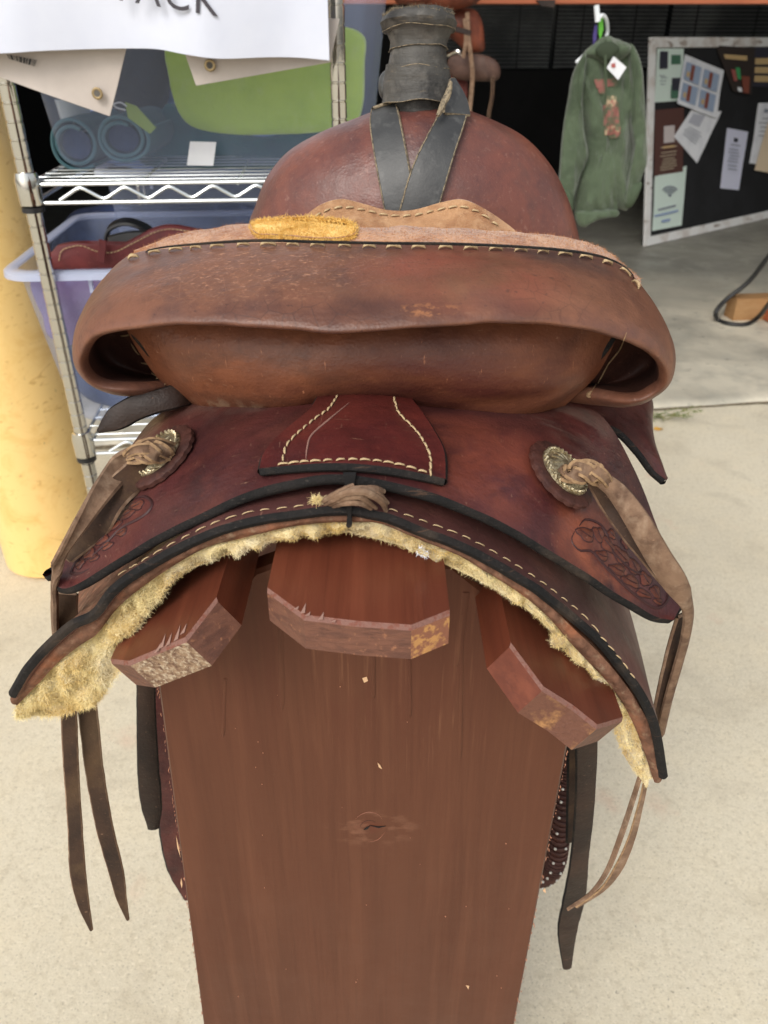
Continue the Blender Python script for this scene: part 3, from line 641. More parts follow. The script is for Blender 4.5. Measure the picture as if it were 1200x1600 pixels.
# right bar
def onto(lst, a, b):   # points of view lying on the plane through edge direction Y and width direction
    return [Pp(x, y, a, b) for x, y in lst]
rA, rB = P(800, 1010, .335), P(975, 1125, .335*1.0)
w = Vector((.0715, 0, -.052)).normalized(); nR = Vector((-w.z, 0, w.x)).normalized()
if nR.z < 0: nR = -nR
plank(onto([(799, 1008), (850, 1077), (896, 1106), (935, 1137), (975, 1125)], rA, nR), .021, nR, MT, endm=[0, 4, 4, 1])
lA = P(337, 937, .335); w = Vector((-.0715, 0, -.050)).normalized(); nL = Vector((-w.z, 0, w.x)).normalized()
if nL.z < 0: nL = -nL
plank(onto([(171, 1034), (200, 1037), (288, 1000), (337, 937)], lA, nL), .021, nL, MT, endm=[1, 3, 1])

m_ring = mat('knot_ring', S(132, 84, 64), .6); m_ringd = mat('knot_ring_dark', S(66, 38, 28), .6)
for k, (rx, ry, a0, a1, r, m_) in enumerate(((24, 22, 210, 330, .0003, m_ring), (13, 9, 170, 320, .00022, m_ringd), (27, 24, 20, 95, .00025, m_ring))):
    mb = MB(); mb.tube([P(577+rx*cos(radians(t))*(1+.06*sin(t*.07+k)), 1291+ry*sin(radians(t)), PY-.0001) for t in [a0+(a1-a0)*i/30 for i in range(31)]], [r*(.3+.7*sin(pi*i/30)) for i in range(31)], 5); build(mb, 'knot_ring', m_, st)
# paint drips, chipped arrises and scratches
for lst, w in (([(438, 940), (439, 1000), (440, 1060), (441, 1108)], .0048), ([(722, 960), (721, 1040), (720, 1110), (719, 1186)], .0034), ([(728, 925), (722, 980), (712, 1040)], .0058), ([(585, 1020), (584, 1062), (584, 1090)], .003), ([(640, 1030), (641, 1070), (641, 1120)], .0028), ([(352, 1060), (350, 1110), (349, 1150)], .003)):
    q = arc([P(x, y, PY+.0002) for x, y in lst], 24); mb = MB(); rows = []
    for k, p in enumerate(q):
        ww = w*(1 if k < 20 else math.sqrt(max(.02, 1-((k-19)/4.2)**2)))/2*(1.15 if k > 15 else 1)
        rows.append([p+Vector((x*ww, -.0009*(1-x*x), 0)) for x in (-1, -.6, 0, .6, 1)])
    mb.grid(rows); build(mb, 'paint_drip', m_panel, st)
rnd = random.Random(12); mb = MB()
for (x0, y0, x1, y1) in ((246, 1070, 318, 1598), (887, 1170, 803, 1598)):
    for _ in range(70):
        f = rnd.random()**1.2; x, y = x0+(x1-x0)*f+rnd.gauss(0, .8), y0+(y1-y0)*f; L, w = rnd.uniform(1, 7), rnd.uniform(.3, 1.2)
        mb.prism([P(x, y, PY-.0005), P(x+w, y+L*.4, PY-.0005), P(x+w*.4, y+L, PY-.0005), P(x-w*.4, y+L*.6, PY-.0005)], Vector((0, .0004, 0)))
for _ in range(24):
    x, y, L = rnd.uniform(330, 800), rnd.uniform(1050, 1590), rnd.uniform(.6, 2.4); mb.prism([P(x, y, PY-.0005), P(x+L, y+L*.3, PY-.0005), P(x+L*.4, y+L, PY-.0005)], Vector((0, .0004, 0)))
build(mb, 'paint_chip', mat('chip_pale', S(170, 118, 92), .8), st, smooth=False, kind='stuff')
mb = MB()
for (x, y, L) in ((473, 958, 16), (501, 968, 12), (480, 962, 6), (462, 952, 5), (520, 972, 4)):
    a_, b_ = Pz(x, y, zt+.0003), Pz(x+5, y-L, zt+.0003); mb.prism([a_+Vector((-.0011, 0, 0)), a_+Vector((.0011, 0, 0)), b_], Vector((0, 0, .0001)))
for (x, y, L) in ((252, 1012, 22), (262, 1008, 20), (245, 1018, 14), (275, 1000, 24), (285, 990, 16)):
    a_, b_ = onto([(x, y), (x+7, y-L)], lA+nL*.0003, nL); mb.prism([a_+Vector((-.0014, 0, -.001)), a_+Vector((.0012, 0, .0008)), b_], nL*.0001)
build(mb, 'pale_scratch', mat('scratch_wood', S(164, 128, 114), .8), st, kind='stuff')
# ================================================================= the saddle
sad = thing('western_saddle', (-.01, .62, P(545, 805, .35).z), 'worn maroon leather western saddle with cracked seat edge on the wooden stand', 'saddle')
# --- rear jockey
J = [[(84, 908, .366), (99, 918, .363), (130, 908, .36), (200, 868, .357), (290, 815, .355), (370, 773, .355), (450, 751, .355), (540, 742, .355), (640, 757, .355), (720, 783, .355), (810, 829, .357), (900, 884, .36), (980, 935, .365), (1024, 960, .369), (1053, 966, .373)],
     [(83, 893, .37), (92, 876, .38), (112, 848, .395), (152, 785, .42), (200, 705, .455), (250, 645, .48), (330, 612, .49), (540, 600, .49), (700, 605, .49), (840, 612, .49), (934, 645, .485), (990, 735, .46), (1037, 845, .42), (1058, 895, .40), (1070, 934, .384)]]
a, b = PX(J[0]), PX(J[1]); rows = []
for k in range(6):
    f = k/5; r = []
    for i, (p, q) in enumerate(zip(a, b)):
        c = p.lerp(q, f); c.z += .006*sin(pi*f)*sin(pi*min(1, max(0, i/14))); r.append(c)
    rows.append(r)
g = loft(rows, 150, 44); g = [[p+Vector((0, 0, wob(p, 16, .0025)+wob(p, 50, .0007))) for p in r] for r in g]
g = [[p.copy() for p in r] for r in g]
gj = g
mb = MB(); mb.sheet(g, .0068, ek=5); jock = build(mb, 'rear_jockey', [m_jockey, m_edge, m_under], sad)
BJ = bvh(jock)
# overlay patch with stitching
o = [(411, 742), (418, 722), (440, 692), (482, 655), (500, 630), (512, 605), (635, 605), (638, 632), (662, 665), (684, 698), (691, 725), (690, 757)]
top = [(411, 742), (480, 734), (560, 732), (630, 742), (690, 757)]
rows = []
L_ = [(411, 745), (418, 719), (446, 688), (484, 655), (500, 630), (510, 606)]; R_ = [(690, 760), (690, 719), (675, 684), (655, 655), (638, 632), (634, 606)]
for (l, r_) in zip(crom([Vector((x, y, 0)) for x, y in L_], 22), crom([Vector((x, y, 0)) for x, y in R_], 22)):
    sag = (1-(l.y-606)/139.)
    row = []
    for k in range(44):
        f = k/43; x = l.x+(r_.x-l.x)*f; y = l.y+(r_.y-l.y)*f-(14*sin(pi*f)*(1-sag))
        p, n = hit(x, y, BJ, .0058); row.append(p)
    rows.append(row)
mb = MB(); mb.sheet(rows, .0055, ek=4); patch = build(mb, 'stitched_patch', [m_jockey2, m_edge], sad); BP = bvh(patch)

# stitches -------------------------------------------------------
def stitch_mesh(L, r, m, name='stitch_mesh'):
    mb = MB(); pts = [Vector((-L/2, 0, -r*.6)), Vector((-L*.42, 0, r*.3)), Vector((-L*.2, 0, r*.75)), Vector((0, 0, r*.9)), Vector((L*.2, 0, r*.75)), Vector((L*.42, 0, r*.3)), Vector((L/2, 0, -r*.6))]
    g = []
    for k, p in enumerate(pts):
        rr = r*(.5, .85, 1, 1.05, 1, .85, .5)[k]; tw = k*.5
        g.append([p+Vector((0, cos(2*pi*i/6)*rr, sin(2*pi*i/6)*rr*(.8+.3*cos(3*(2*pi*i/6+tw))))) for i in range(6)])
    mb.grid(g, closed=True, flip=True)
    me = bpy.data.meshes.new(name); me.from_pydata([tuple(v) for v in mb.v], [], mb.f); me.materials.append(m)
    me.polygons.foreach_set('use_smooth', [True]*len(me.polygons)); me.update(); return me
def stitches(pix, B, parent, step, L, r, m, off=.0004, skip=(), yaw=.12, jit=.15, fallY=.4, every=1):
    me = stitch_mesh(L, r, m)
    P2 = [hit(x, y, B, off, fallY) for x, y in [(v.x, v.y) for v in crom([Vector((x, y, 0)) for x, y in pix], 26*(len(pix)-1)+1)]]
    pts = [p for p, n in P2]; acc = 0; nxt = 0; k = 0; base = wpos(parent); rnd = random.Random(len(pix)*7+int(pix[0][0]))
    for i in range(1, len(pts)):
        acc += (pts[i]-pts[i-1]).length
        if acc >= nxt and (pts[i]-pts[i-1]).length < .02:
            nxt = acc+step; k += 1
            if k in skip: continue
            t = (pts[min(len(pts)-1, i+2)]-pts[max(0, i-3)]).normalized(); n = P2[i][1]; n = (n-t*n.dot(t)).normalized()
            a = rnd.gauss(0, yaw*.5)+yaw; t2 = (t*cos(a)+n.cross(t)*sin(a)); s = n.cross(t2)
            o = bpy.data.objects.new('stitch', me); COL.objects.link(o); o.parent = parent
            M = Matrix((t2, s, n)).transposed().to_4x4(); o.rotation_euler = M.to_euler(); o.location = pts[i]-base
            o.scale = (rnd.uniform(1-jit, 1+jit), rnd.uniform(.85, 1.15), 1)
pl = [(527, 620), (513, 640), (490, 657), (460, 683), (447, 700), (441, 725)]
stitches(pl, BP, patch, .0056, .0052, .00062, m_thread)
stitches([(441, 726), (480, 722), (560, 719), (620, 726), (672, 741)], BP, patch, .0056, .0052, .00062, m_thread)
stitches([(672, 740), (671, 712), (657, 684), (640, 664), (622, 645), (615, 622)], BP, patch, .0056, .0052, .00064, m_thread)
def groove(pix, B, parent, r, m, off=.0002, name='tooled_line', n=40):
    pts = [hit(v.x, v.y, B, off)[0] for v in crom([Vector((x, y, 0)) for x, y in pix], n)]
    mb = MB(); mb.tube(pts, [r*min(1, .25+3*min(k, n-1-k)/n) for k in range(n)], 6); return mb
m_groove = mat('tooled_shadow', S(56, 26, 26), .6)
m_pale = mat('scratch_pale', S(150, 112, 100), .7)
build(groove([(545, 630), (515, 655), (487, 680), (480, 700), (478, 720)], BP, patch, .0005, m_pale), 'scratch', m_pale, patch)
# --- carved floral corners of the jockey
def carve(lst, petals, parent):
    mb = MB()
    for pix in lst:
        q = groove(pix, BJ, parent, .0011, m_groove, -.0001); mb.add(q.v, q.f)
    build(mb, 'tooled_border', m_groove, parent)
    mb = MB()
    for (cx, cy, rx, ry, a) in petals:
        rows = []
        for k in range(6):
            f = sin(pi/2*k/5); row = []
            for i in range(18):
                t = 2*pi*i/18; e = 1+.16*cos(3*t+cx)+.08*cos(5*t+cy); x = rx*f*cos(t)*e; y = ry*f*sin(t)*e
                row.append(hit(cx+x*cos(a)-y*sin(a), cy+x*sin(a)+y*cos(a), BJ, .0010*math.sqrt(max(0, 1-f*f))-(.0002 if k == 5 else 0))[0])
            rows.append(row)
        mb.grid(rows, closed=True)
        mb.tube([p+Vector((0, 0, .0002)) for p in rows[-1]]+[rows[-1][0]], .00055, 5, mi=1, caps=False)
        q = groove([(cx-rx*.8*cos(a), cy-rx*.8*sin(a)), (cx, cy+1), (cx+rx*.7*cos(a), cy+rx*.7*sin(a))], BJ, parent, .0004, m_groove, .0010, n=12); mb.add(q.v, q.f, 1)
    build(mb, 'floral_carving', [m_carve, m_groove], parent)
m_carve = leather('leather_carved', S(122, 66, 50), S(70, 38, 32), S(158, 90, 62), .44, sc=60)
carve([[(898, 830), (893, 845), (905, 860), (925, 862), (945, 885), (975, 915), (1003, 938), (1025, 950), (1040, 942), (1044, 925), (1036, 905), (1018, 885), (1000, 862), (975, 835), (960, 825)],
       [(905, 822), (915, 812), (935, 818), (948, 835), (955, 860), (985, 890), (1005, 900), (1012, 915)]],
      [(915, 835, 15, 9, .6), (935, 835, 12, 8, 1.2), (950, 852, 16, 8, .9), (940, 868, 11, 7, .4), (970, 868, 17, 9, .8), (965, 890, 13, 8, .5), (990, 885, 14, 8, 1.1), (985, 908, 15, 8, .5), (1008, 905, 12, 8, 1.0), (1005, 928, 12, 6, .4), (1024, 925, 11, 7, 1.1), (1028, 940, 7, 5, .4), (955, 835, 8, 6, .9), (978, 850, 9, 6, .9)], jock)
carve([[(196, 792), (205, 782), (225, 776), (238, 786), (232, 800), (215, 812), (190, 825), (165, 850), (140, 872), (120, 885)], [(185, 815), (160, 832), (140, 855), (118, 880), (112, 895), (125, 896), (140, 888)]],
      [(215, 790, 11, 6, -.5), (200, 803, 11, 6, -.6), (180, 820, 12, 6, -.7), (190, 832, 9, 5, -.5), (160, 843, 12, 6, -.8), (168, 853, 9, 5, -.6), (140, 865, 11, 6, -.8), (148, 872, 8, 4, -.6), (125, 882, 9, 5, -.8)], jock)

# --- skirt, rawhide edge and fleece: four curves seen from the rear
Tt = [(13, 1080), (37, 1042), (75, 1001), (109, 971), (142, 956), (169, 919), (202, 892), (262, 855), (319, 829), (375, 812), (450, 799), (507, 792), (545, 791), (583, 797), (617, 804), (665, 824), (716, 843), (767, 870), (800, 889), (840, 912), (877, 940), (913, 972), (947, 1003), (977, 1040), (1000, 1070), (1020, 1107), (1034, 1150), (1044, 1212)]
Bt = [(16, 1092), (49, 1052), (86, 1009), (122, 981), (152, 964), (180, 929), (212, 902), (266, 868), (322, 842), (378, 825), (450, 814), (507, 806), (545, 806), (583, 811), (617, 821), (665, 841), (713, 858), (762, 884), (793, 903), (832, 927), (867, 956), (900, 988), (934, 1020), (963, 1053), (986, 1084), (1007, 1119), (1023, 1157), (1035, 1216)]
Rt = [(26, 1103), (60, 1068), (92, 1034), (126, 1008), (152, 990), (182, 952), (216, 922), (268, 886), (322, 856), (378, 841), (450, 824), (507, 817), (545, 816), (583, 816), (617, 826), (662, 846), (709, 864), (757, 892), (786, 910), (824, 936), (858, 966), (889, 1002), (920, 1035), (949, 1066), (970, 1095), (989, 1130), (1004, 1168), (1022, 1222)]
Ft = [(38, 1117), (84, 1119), (120, 1110), (150, 1098), (176, 1064), (204, 1012), (234, 950), (282, 900), (330, 876), (384, 858), (450, 841), (507, 834), (545, 832), (583, 841), (617, 850), (655, 862), (700, 884), (745, 905), (776, 921), (812, 944), (846, 972), (874, 1004), (902, 1036), (930, 1065), (948, 1100), (960, 1140), (976, 1182), (1006, 1224)]
def skirt_rows(C, Y0, shrink=0.0, drop=0.0, depth=.5):
    base = [P(x, y, Y0) for x, y in C]; rows = []; cx = -.012
    for k in range(9):
        f = k/8; r = []
        for i, p in enumerate(base):
            s = abs(i-12.5)/13.5; q = p+Vector((0, depth*f, 0))
            w = min(1, max(0, (8-i)/4)); q.x += (p.x-cx)*.07*min(1, f*4)*s if i > 14 else .2*w*depth*f+.012*f; q.z += (.01*f*s*s if i > 14 else -.42*w*depth*f); r.append(q)
        rows.append(r)
    return rows
g = loft(skirt_rows(Tt, .345), 260, 36); g = [[p+Vector((0, wob(p, 30, .0008), wob(p, 18, .0015)+wob(p, 70, .0005))) for p in r] for r in g]
mb = MB(); mb.sheet(g, .0058, ek=4); skirt = build(mb, 'skirt', [m_skirt, m_edge], sad); BS = bvh(skirt)
TV = [Vector((x, y, 0)) for x, y in Tt]; cT = crom(TV, 400)
def strip(C1, C2, Y1, Y2, depth, nu=260, wavy=0, seed=0):
    a, b = [P(x, y, Y1) for x, y in C1], [P(x, y, Y2) for x, y in C2]; a, b = crom(a, nu), crom(b, nu); rows = []
    ar, br = [p+Vector((0, .02, -.001)) for p in a], [p+Vector((0, depth, 0)) for p in b]
    seq = [ar, [p+Vector((0, .01, 0)) for p in a], a]
    for k in range(1, 8):
        f = k/8; seq.append([p.lerp(q, f)+Vector((0, -.002*sin(pi*f)+wavy*noise.noise(p.lerp(q, f)*110), wavy*.4*noise.noise(p.lerp(q, f)*90))) for p, q in zip(a, b)])
    seq += [b, [p+Vector((0, .012, .001)) for p in b], [p+Vector((0, .05, .001)) for p in b], br]; return seq
B2 = [(x, y-2) for x, y in Bt]; R2 = [(x, y-3) for x, y in Rt]
g = strip(B2, Rt, .3475, .349, .3, wavy=.0016); mb = MB(); mb.grid(g, flip=False); raw = build(mb, 'rawhide_layer', [m_raw], sad)
gf = strip(R2, Ft, .353, .357, .34, wavy=.010)
mb = MB(); mb.grid(gf); fl = build(mb, 'fleece_lining', [m_fleece], sad)
Nf = gnormals(gf); nm = Nf[6][130]; sg = 1 if nm.y < 0 else -1
fb = Vector((0, -.3, -.35))
mb = fibres(gf[1:12], 46000, .0026, .0003, fb*.5, 1.0, 3, sgn=sg, curl=1.3); build(mb, 'wool', m_fib, fl, kind='stuff')
# thick fleece hanging at the left end and stray tufts
mb = fibres([r[0:64] for r in gf[2:11]], 26000, .0042, .00034, Vector((.1, -.3, -.3)), 1.0, 5, sgn=sg, curl=1.3); build(mb, 'wool', m_fib, fl, kind='stuff')
def tuft(px, py, Y, R, n, m, seed, ln=.007):
    c = P(px, py, Y); g = [[c+Vector((R*cos(a)*cos(e), R*sin(a)*cos(e)*.6, R*sin(e))) for a in [k*pi/6 for k in range(13)]] for e in [-1.5+k*.3 for k in range(11)]]
    g = [[p+Vector((0, 0, 1))*noise.noise(p*200)*R*.5 for p in r] for r in g]
    mb = MB(); mb.grid(g, closed=False); q = fibres(g, n, ln, .0004, Vector((0, -.3, -.2)), 1, seed, curl=1); mb.add(q.v, q.f, 1); build(mb, 'tuft', [m_fleece, m], fl)
tuft(872, 1000, .348, .0042, 420, m_fib, 11, .0032); m_white = mat('lint_white', S(232, 234, 240), .8); tuft(658, 861, .343, .0022, 160, m_white, 12, .0022); tuft(665, 866, .343, .0016, 100, m_white, 13, .0022)
# rows of stitches on the skirt
sL = [(190, 895), (210, 886), (240, 868), (285, 843), (337, 818), (394, 801), (437, 796), (494, 789)]
sR = [(612, 798), (665, 817), (728, 841), (787, 873), (833, 902), (870, 929), (910, 962), (940, 996), (970, 1032), (996, 1068)]
stitches(sL, BS, skirt, .0086, .0056, .00040, m_thread, fallY=.36, off=.0006); stitches(sR, BS, skirt, .0082, .0056, .00040, m_thread, fallY=.36, off=.0006)
# centre gap: dark notch between the skirt halves and the raw leather lace
mb = MB(); mb.prism(PX([(541, 787, .342), (550, 787, .342), (549, 805, .342), (550, 822, .342), (545, 826, .342), (541, 822, .342), (543, 805, .342)]), Vector((0, .004, 0))); build(mb, 'centre_seam', m_edge, sad, smooth=False)
mb = MB(); mb.prism(PX([(536, 742, .3515), (556, 742, .3515), (552, 764, .3515), (540, 764, .3515)]), Vector((0, .003, 0))); build(mb, 'jockey_notch', mat('gap_dark', S(22, 20, 20), .9), sad, smooth=False)
lace = bpy.data.objects.new('braided_lace', None); COL.objects.link(lace); lace.parent = sad
def lacep(pts, w, th=.0028, m=m_string, par=None, name='lace_strand', side=Vector((.15, -.3, 1)), cr_=.001):
    mb = ribbon([P(*q) for q in pts], w, side, th, nu=5, nv=26, curl=cr_); return build(mb, name, [m, m], par or lace)
for k, (pts, r) in enumerate([([(497, 789, .349), (512, 779, .343), (532, 768, .339), (553, 757, .341)], .0017), ([(502, 791, .349), (520, 782, .341), (540, 772, .337), (556, 762, .340)], .0015),
        ([(510, 791, .348), (535, 779, .339), (562, 776, .336), (588, 794, .343)], .0019), ([(516, 793, .347), (540, 786, .338), (562, 786, .337), (580, 795, .342)], .0017),
        ([(508, 785, .346), (538, 771, .336), (568, 768, .335), (595, 782, .340), (603, 798, .346)], .0022), ([(530, 770, .342), (560, 764, .338), (585, 769, .339), (606, 786, .346)], .0020), ([(565, 763, .345), (583, 765, .342), (600, 768, .346)], .0024)]):
    q = crom([P(*v) for v in pts], 30); mb = MB(); mb.tube(q, [r*(.55+.45*sin(pi*i/29))*(1+.15*noise.noise(p*400)) for i, p in enumerate(q)], 8); build(mb, 'lace_strand', m_string, lace)
g = [[P(488+i*4, 776+j*3-i*.6, .343+.001*j) for i in range(5)] for j in range(4)]
mb = fibres(g, 260, .0028, .0003, Vector((-.2, -.3, .3)), .9, 9, curl=1.2); build(mb, 'frayed_end', m_fib, lace, kind='stuff')

# --- side jockeys seen beyond the cantle ends
def flap3(rowsP, th, mats, name, nu=40, nv=20, wv=.001, flip=False):
    g = loft([PX(r) for r in rowsP], nu, nv); g = [[p+Vector((0, 0, wob(p, 22, wv))) for p in r] for r in g]
    mb = MB(); mb.sheet(g, th, ek=3, flip=flip); return build(mb, name, mats, sad)
flap3([[(870, 618, .50), (930, 655, .50), (968, 672, .495), (1000, 705, .49), (1022, 735, .487), (1040, 750, .485)],
       [(880, 606, .53), (950, 618, .54), (990, 640, .55), (1012, 672, .53), (1030, 710, .51), (1043, 748, .49)],
       [(890, 590, .58), (960, 590, .60), (1005, 605, .62), (1021, 632, .62), (1018, 690, .58), (1044, 747, .50)]], .005, [m_jockey, m_edge], 'seat_jockey', wv=.0008)
mb = ribbon([P(312, 612, .478), P(280, 618, .462), (P(240, 628, .455)), P(205, 640, .452), P(175, 658, .45), P(154, 674, .45)], [.012, .013, .013, .014, .012, .003], [Vector((0, .6, .8)), Vector((0, .5, .8)), Vector((-.1, .4, .8)), Vector((-.2, .3, .9)), Vector((-.2, .3, .9)), Vector((-.2, .3, .9))], .004, nu=7, curl=-.001)
build(mb, 'seat_jockey', [m_dark, m_edge], sad)
mb = ribbon([P(330, 608, .50), P(290, 606, .50), P(250, 612, .50), P(225, 620, .51)], .016, Vector((0, .8, .5)), .004); build(mb, 'jockey_edge', [m_jockey, m_edge], sad)

# --- fork (swells)
fo = [(388, 372), (400, 320), (418, 275), (450, 235), (500, 205), (550, 185), (600, 168), (655, 158), (715, 168), (770, 188), (820, 215), (860, 258), (885, 305), (902, 360), (905, 400), (880, 470), (650, 500), (420, 470)]
fg = pillow([P(x, y, .76) for x, y in fo], .76, .075, .07, nr=16, n=96, cen=P(650, 330, .76))
fg = [[p+Vector((0, wob(p, 14, .004), wob(p, 12, .002))) for p in r] for r in fg]
mb = MB(); mb.grid(fg, closed=True); fork = build(mb, 'fork', m_fork, sad); weld(fork); BF = bvh(fork)
# bars of the tree / front of seat beneath the fork
# straps crossing the fork in a V
def vstrap(L, R, off, name='pommel_strap'):
    rows = []
    for l, r_ in zip(crom([Vector((x, y, 0)) for x, y in L], 26), crom([Vector((x, y, 0)) for x, y in R], 26)):
        rows.append([hit(l.x+(r_.x-l.x)*k/11, l.y+(r_.y-l.y)*k/11, BF, off, .745)[0] for k in range(12)])
    mb = MB(); mb.sheet(rows, .003, ek=3, flip=True)
    o = build(mb, name, [m_rubd, m_rubedge], sad); return o, rows
o1, r1 = vstrap([(584, 172), (581, 200), (588, 250), (597, 300), (606, 345)], [(618, 160), (626, 195), (637, 250), (646, 300), (655, 345)], .004)
o2, r2 = vstrap([(692, 172), (678, 200), (655, 245), (638, 290), (622, 345)], [(727, 178), (722, 200), (705, 250), (690, 300), (676, 345)], .0075)
for o_, rr in ((o1, r1), (o2, r2)):
    for side in (0, -1):
        mb = MB(); pts = [r[side]+Vector((0, -.0004, 0)) for r in rr]; mb.tube(pts, .00045, 6); build(mb, 'pale_edge', m_rubedge, o_)
# horn
hc = lambda py: 653
horn = bpy.data.objects.new('horn', None); COL.objects.link(horn); horn.parent = sad; horn.location = P(653, 160, .75)-sad.location
def hring(py, x0, x1, Y=.75, n=44, dep=.8, add=0, tilt=0.0, wv=.0008):
    a, b = P(x0, py, Y), P(x1, py, Y); c = (a+b)/2; rx = (b-a).length/2+add; ry = rx*dep; r = []
    for i in range(n):
        t = 2*pi*i/n; p = c+Vector((rx*cos(t), ry*sin(t), -ry*sin(t)*tilt)); w = 1+wv/rx*(noise.noise(Vector((cos(t)*2, sin(t)*2, py*.05)))+.6*noise.noise(Vector((cos(t)*7, sin(t)*7, py*.2)))); p = p+Vector((0, 0, .0022*noise.noise(Vector((cos(t)*1.5, sin(t)*1.5, py*.11+3))))); r.append(c+(p-c)*w)
    return r
def hband(prof, name, n=44, m=(m_rub,)):
    rows = [hring(*q) for q in prof]; mb = MB(); mb.grid(rows[::-1], closed=True)
    o = build(mb, name, list(m), horn); return rows
tl_ = .18
R_ = lambda py, x0, x1, add=0, d=.8, t=tl_, w=.0014: (py, x0, x1, .75, 44, d, add, t, w)
hband([R_(200, 612, 696), R_(160, 612, 694), R_(60, 615, 690), R_(30, 606, 700)], 'horn_core')
hband([R_(163, 600, 706), R_(164, 596, 712, 0), R_(150, 599, 708), R_(128, 600, 705), R_(105, 603, 702), R_(104, 608, 697)], 'rubber_wrap')
hband([R_(111, 606, 699), R_(110, 604, 702), R_(95, 607, 699), R_(80, 610, 697), R_(70, 611, 697), R_(69, 613, 695)], 'rubber_wrap')
hband([R_(79, 610, 696), R_(78, 608, 699), R_(65, 609, 699), R_(54, 606, 704), R_(42, 599, 710), R_(38, 602, 706)], 'rubber_wrap')
hband([R_(52, 604, 703), R_(49, 600, 709), R_(36, 593, 715), R_(26, 598, 712), R_(18, 608, 708), R_(14, 620, 690), R_(12, 650, 656)], 'horn_cap_wrap')
for q in ((110, 604, 702), (78, 608, 699), (48, 600, 709.5), (164, 596, 712)):
    ring = hring(*R_(*q, add=.0004)); mb = MB(); mb.tube(ring+[ring[0]], .0003, 6, caps=False); build(mb, 'pale_edge', m_rubedge, horn)
g = [hring(*R_(q, 600+(22-q)*1.6, 711-(22-q)*1.6)) for q in (24, 20, 17)]; mb = fibres([r[20:44] for r in g], 260, .0028, .0004, Vector((0, -.3, .8)), .6, 21); build(mb, 'frayed_edge', m_rubedge, horn, kind='stuff')
mb = MB(); mb.grid(pillow(PX([(606, 108, .76), (594, 118, .76), (591, 135, .76), (594, 150, .76), (602, 158, .76), (612, 150, .76), (614, 120, .76)]), .76, .008, .008, nr=6, n=30), closed=True); build(mb, 'side_loop', [m_rubd], horn)
mb = ribbon([P(706, 125, .735), P(711, 155, .728), P(713, 180, .722)], [.004, .018, .022], Vector((1, .4, 0)), .003, nv=16); build(mb, 'side_loop', [m_rubd, m_rubedge], horn)
mb = ribbon([P(704, 130, .722), P(700, 148, .716), P(692, 165, .710), P(684, 182, .706)], [.0008, .003, .003, .001], Vector((1, .2, .3)), .003, nv=16); build(mb, 'turned_edge', [m_rubedge, m_rubedge], horn)

# --- seat behind the cantle
def seatrow(lst): return PX(lst)
r0 = [(194, 405, .522), (260, 389, .503), (400, 381, .488), (560, 383, .483), (700, 385, .483), (820, 390, .488), (920, 400, .503), (1003, 455, .53)]
r1 = [(206, 396, .53), (290, 368, .522), (410, 351, .512), (560, 358, .505), (700, 361, .505), (830, 369, .51), (935, 389, .525), (1000, 437, .545)]
r2 = [(215, 396, .54), (300, 372, .545), (420, 362, .55), (560, 366, .545), (700, 368, .545), (830, 375, .545), (930, 395, .545), (996, 440, .555)]
z0 = P(560, 383, .483).z
r3 = [Vector((x, .60, z0-.06)) for x in (-.17, -.13, -.08, -.02, .04, .09, .13, .17)]
r4 = [Vector((x*1.0, .70, z0-.05)) for x in (-.14, -.11, -.07, -.02, .03, .07, .11, .14)]
g = loft([PX(r0), PX(r1), PX(r2), r3, r4], 120, 60); g = [[p+Vector((0, 0, wob(p, 40, .0016)+wob(p, 130, .0007))) if j < 25 else p for p in r] for j, r in enumerate(g)]
mb = MB(); mb.sheet(g, .005, ek=3, edge_mi=0); seat = build(mb, 'seat', [m_suede2], sad); gs = g
mb = fibres(g[1:24], 9000, .0022, .0003, Vector((0, -.3, .3)), .9, 31, sgn=1, curl=.8); build(mb, 'suede_nap', m_fibs, seat, kind='stuff')
wt = [(462, 362, .66), (480, 335, .66), (505, 318, .665), (535, 311, .67), (570, 319, .67), (605, 328, .67), (645, 328, .67), (690, 316, .67), (722, 312, .665), (755, 325, .66), (790, 348, .66), (812, 366, .655)]
wb = [(440, 420, .60), (470, 425, .60), (500, 430, .60), (530, 430, .60), (565, 430, .60), (600, 430, .60), (645, 430, .60), (690, 430, .60), (722, 430, .60), (760, 430, .60), (800, 430, .60), (830, 420, .60)]
g = loft([PX(wb), [p.lerp(q, .5)+Vector((0, .006, -.003)) for p, q in zip(PX(wb), PX(wt))], PX(wt)], 120, 30)
mb = MB(); mb.sheet(g, .005, ek=3, edge_mi=0); sfr = build(mb, 'seat_front', [m_suede], sad); BSF = bvh(sfr)
stitches([(480, 348), (510, 330), (540, 325), (575, 331), (610, 338), (650, 337), (690, 328), (720, 324), (748, 333), (775, 352)], BSF, sfr, .0088, .0066, .0008, m_thread, fallY=.65, off=.0008)

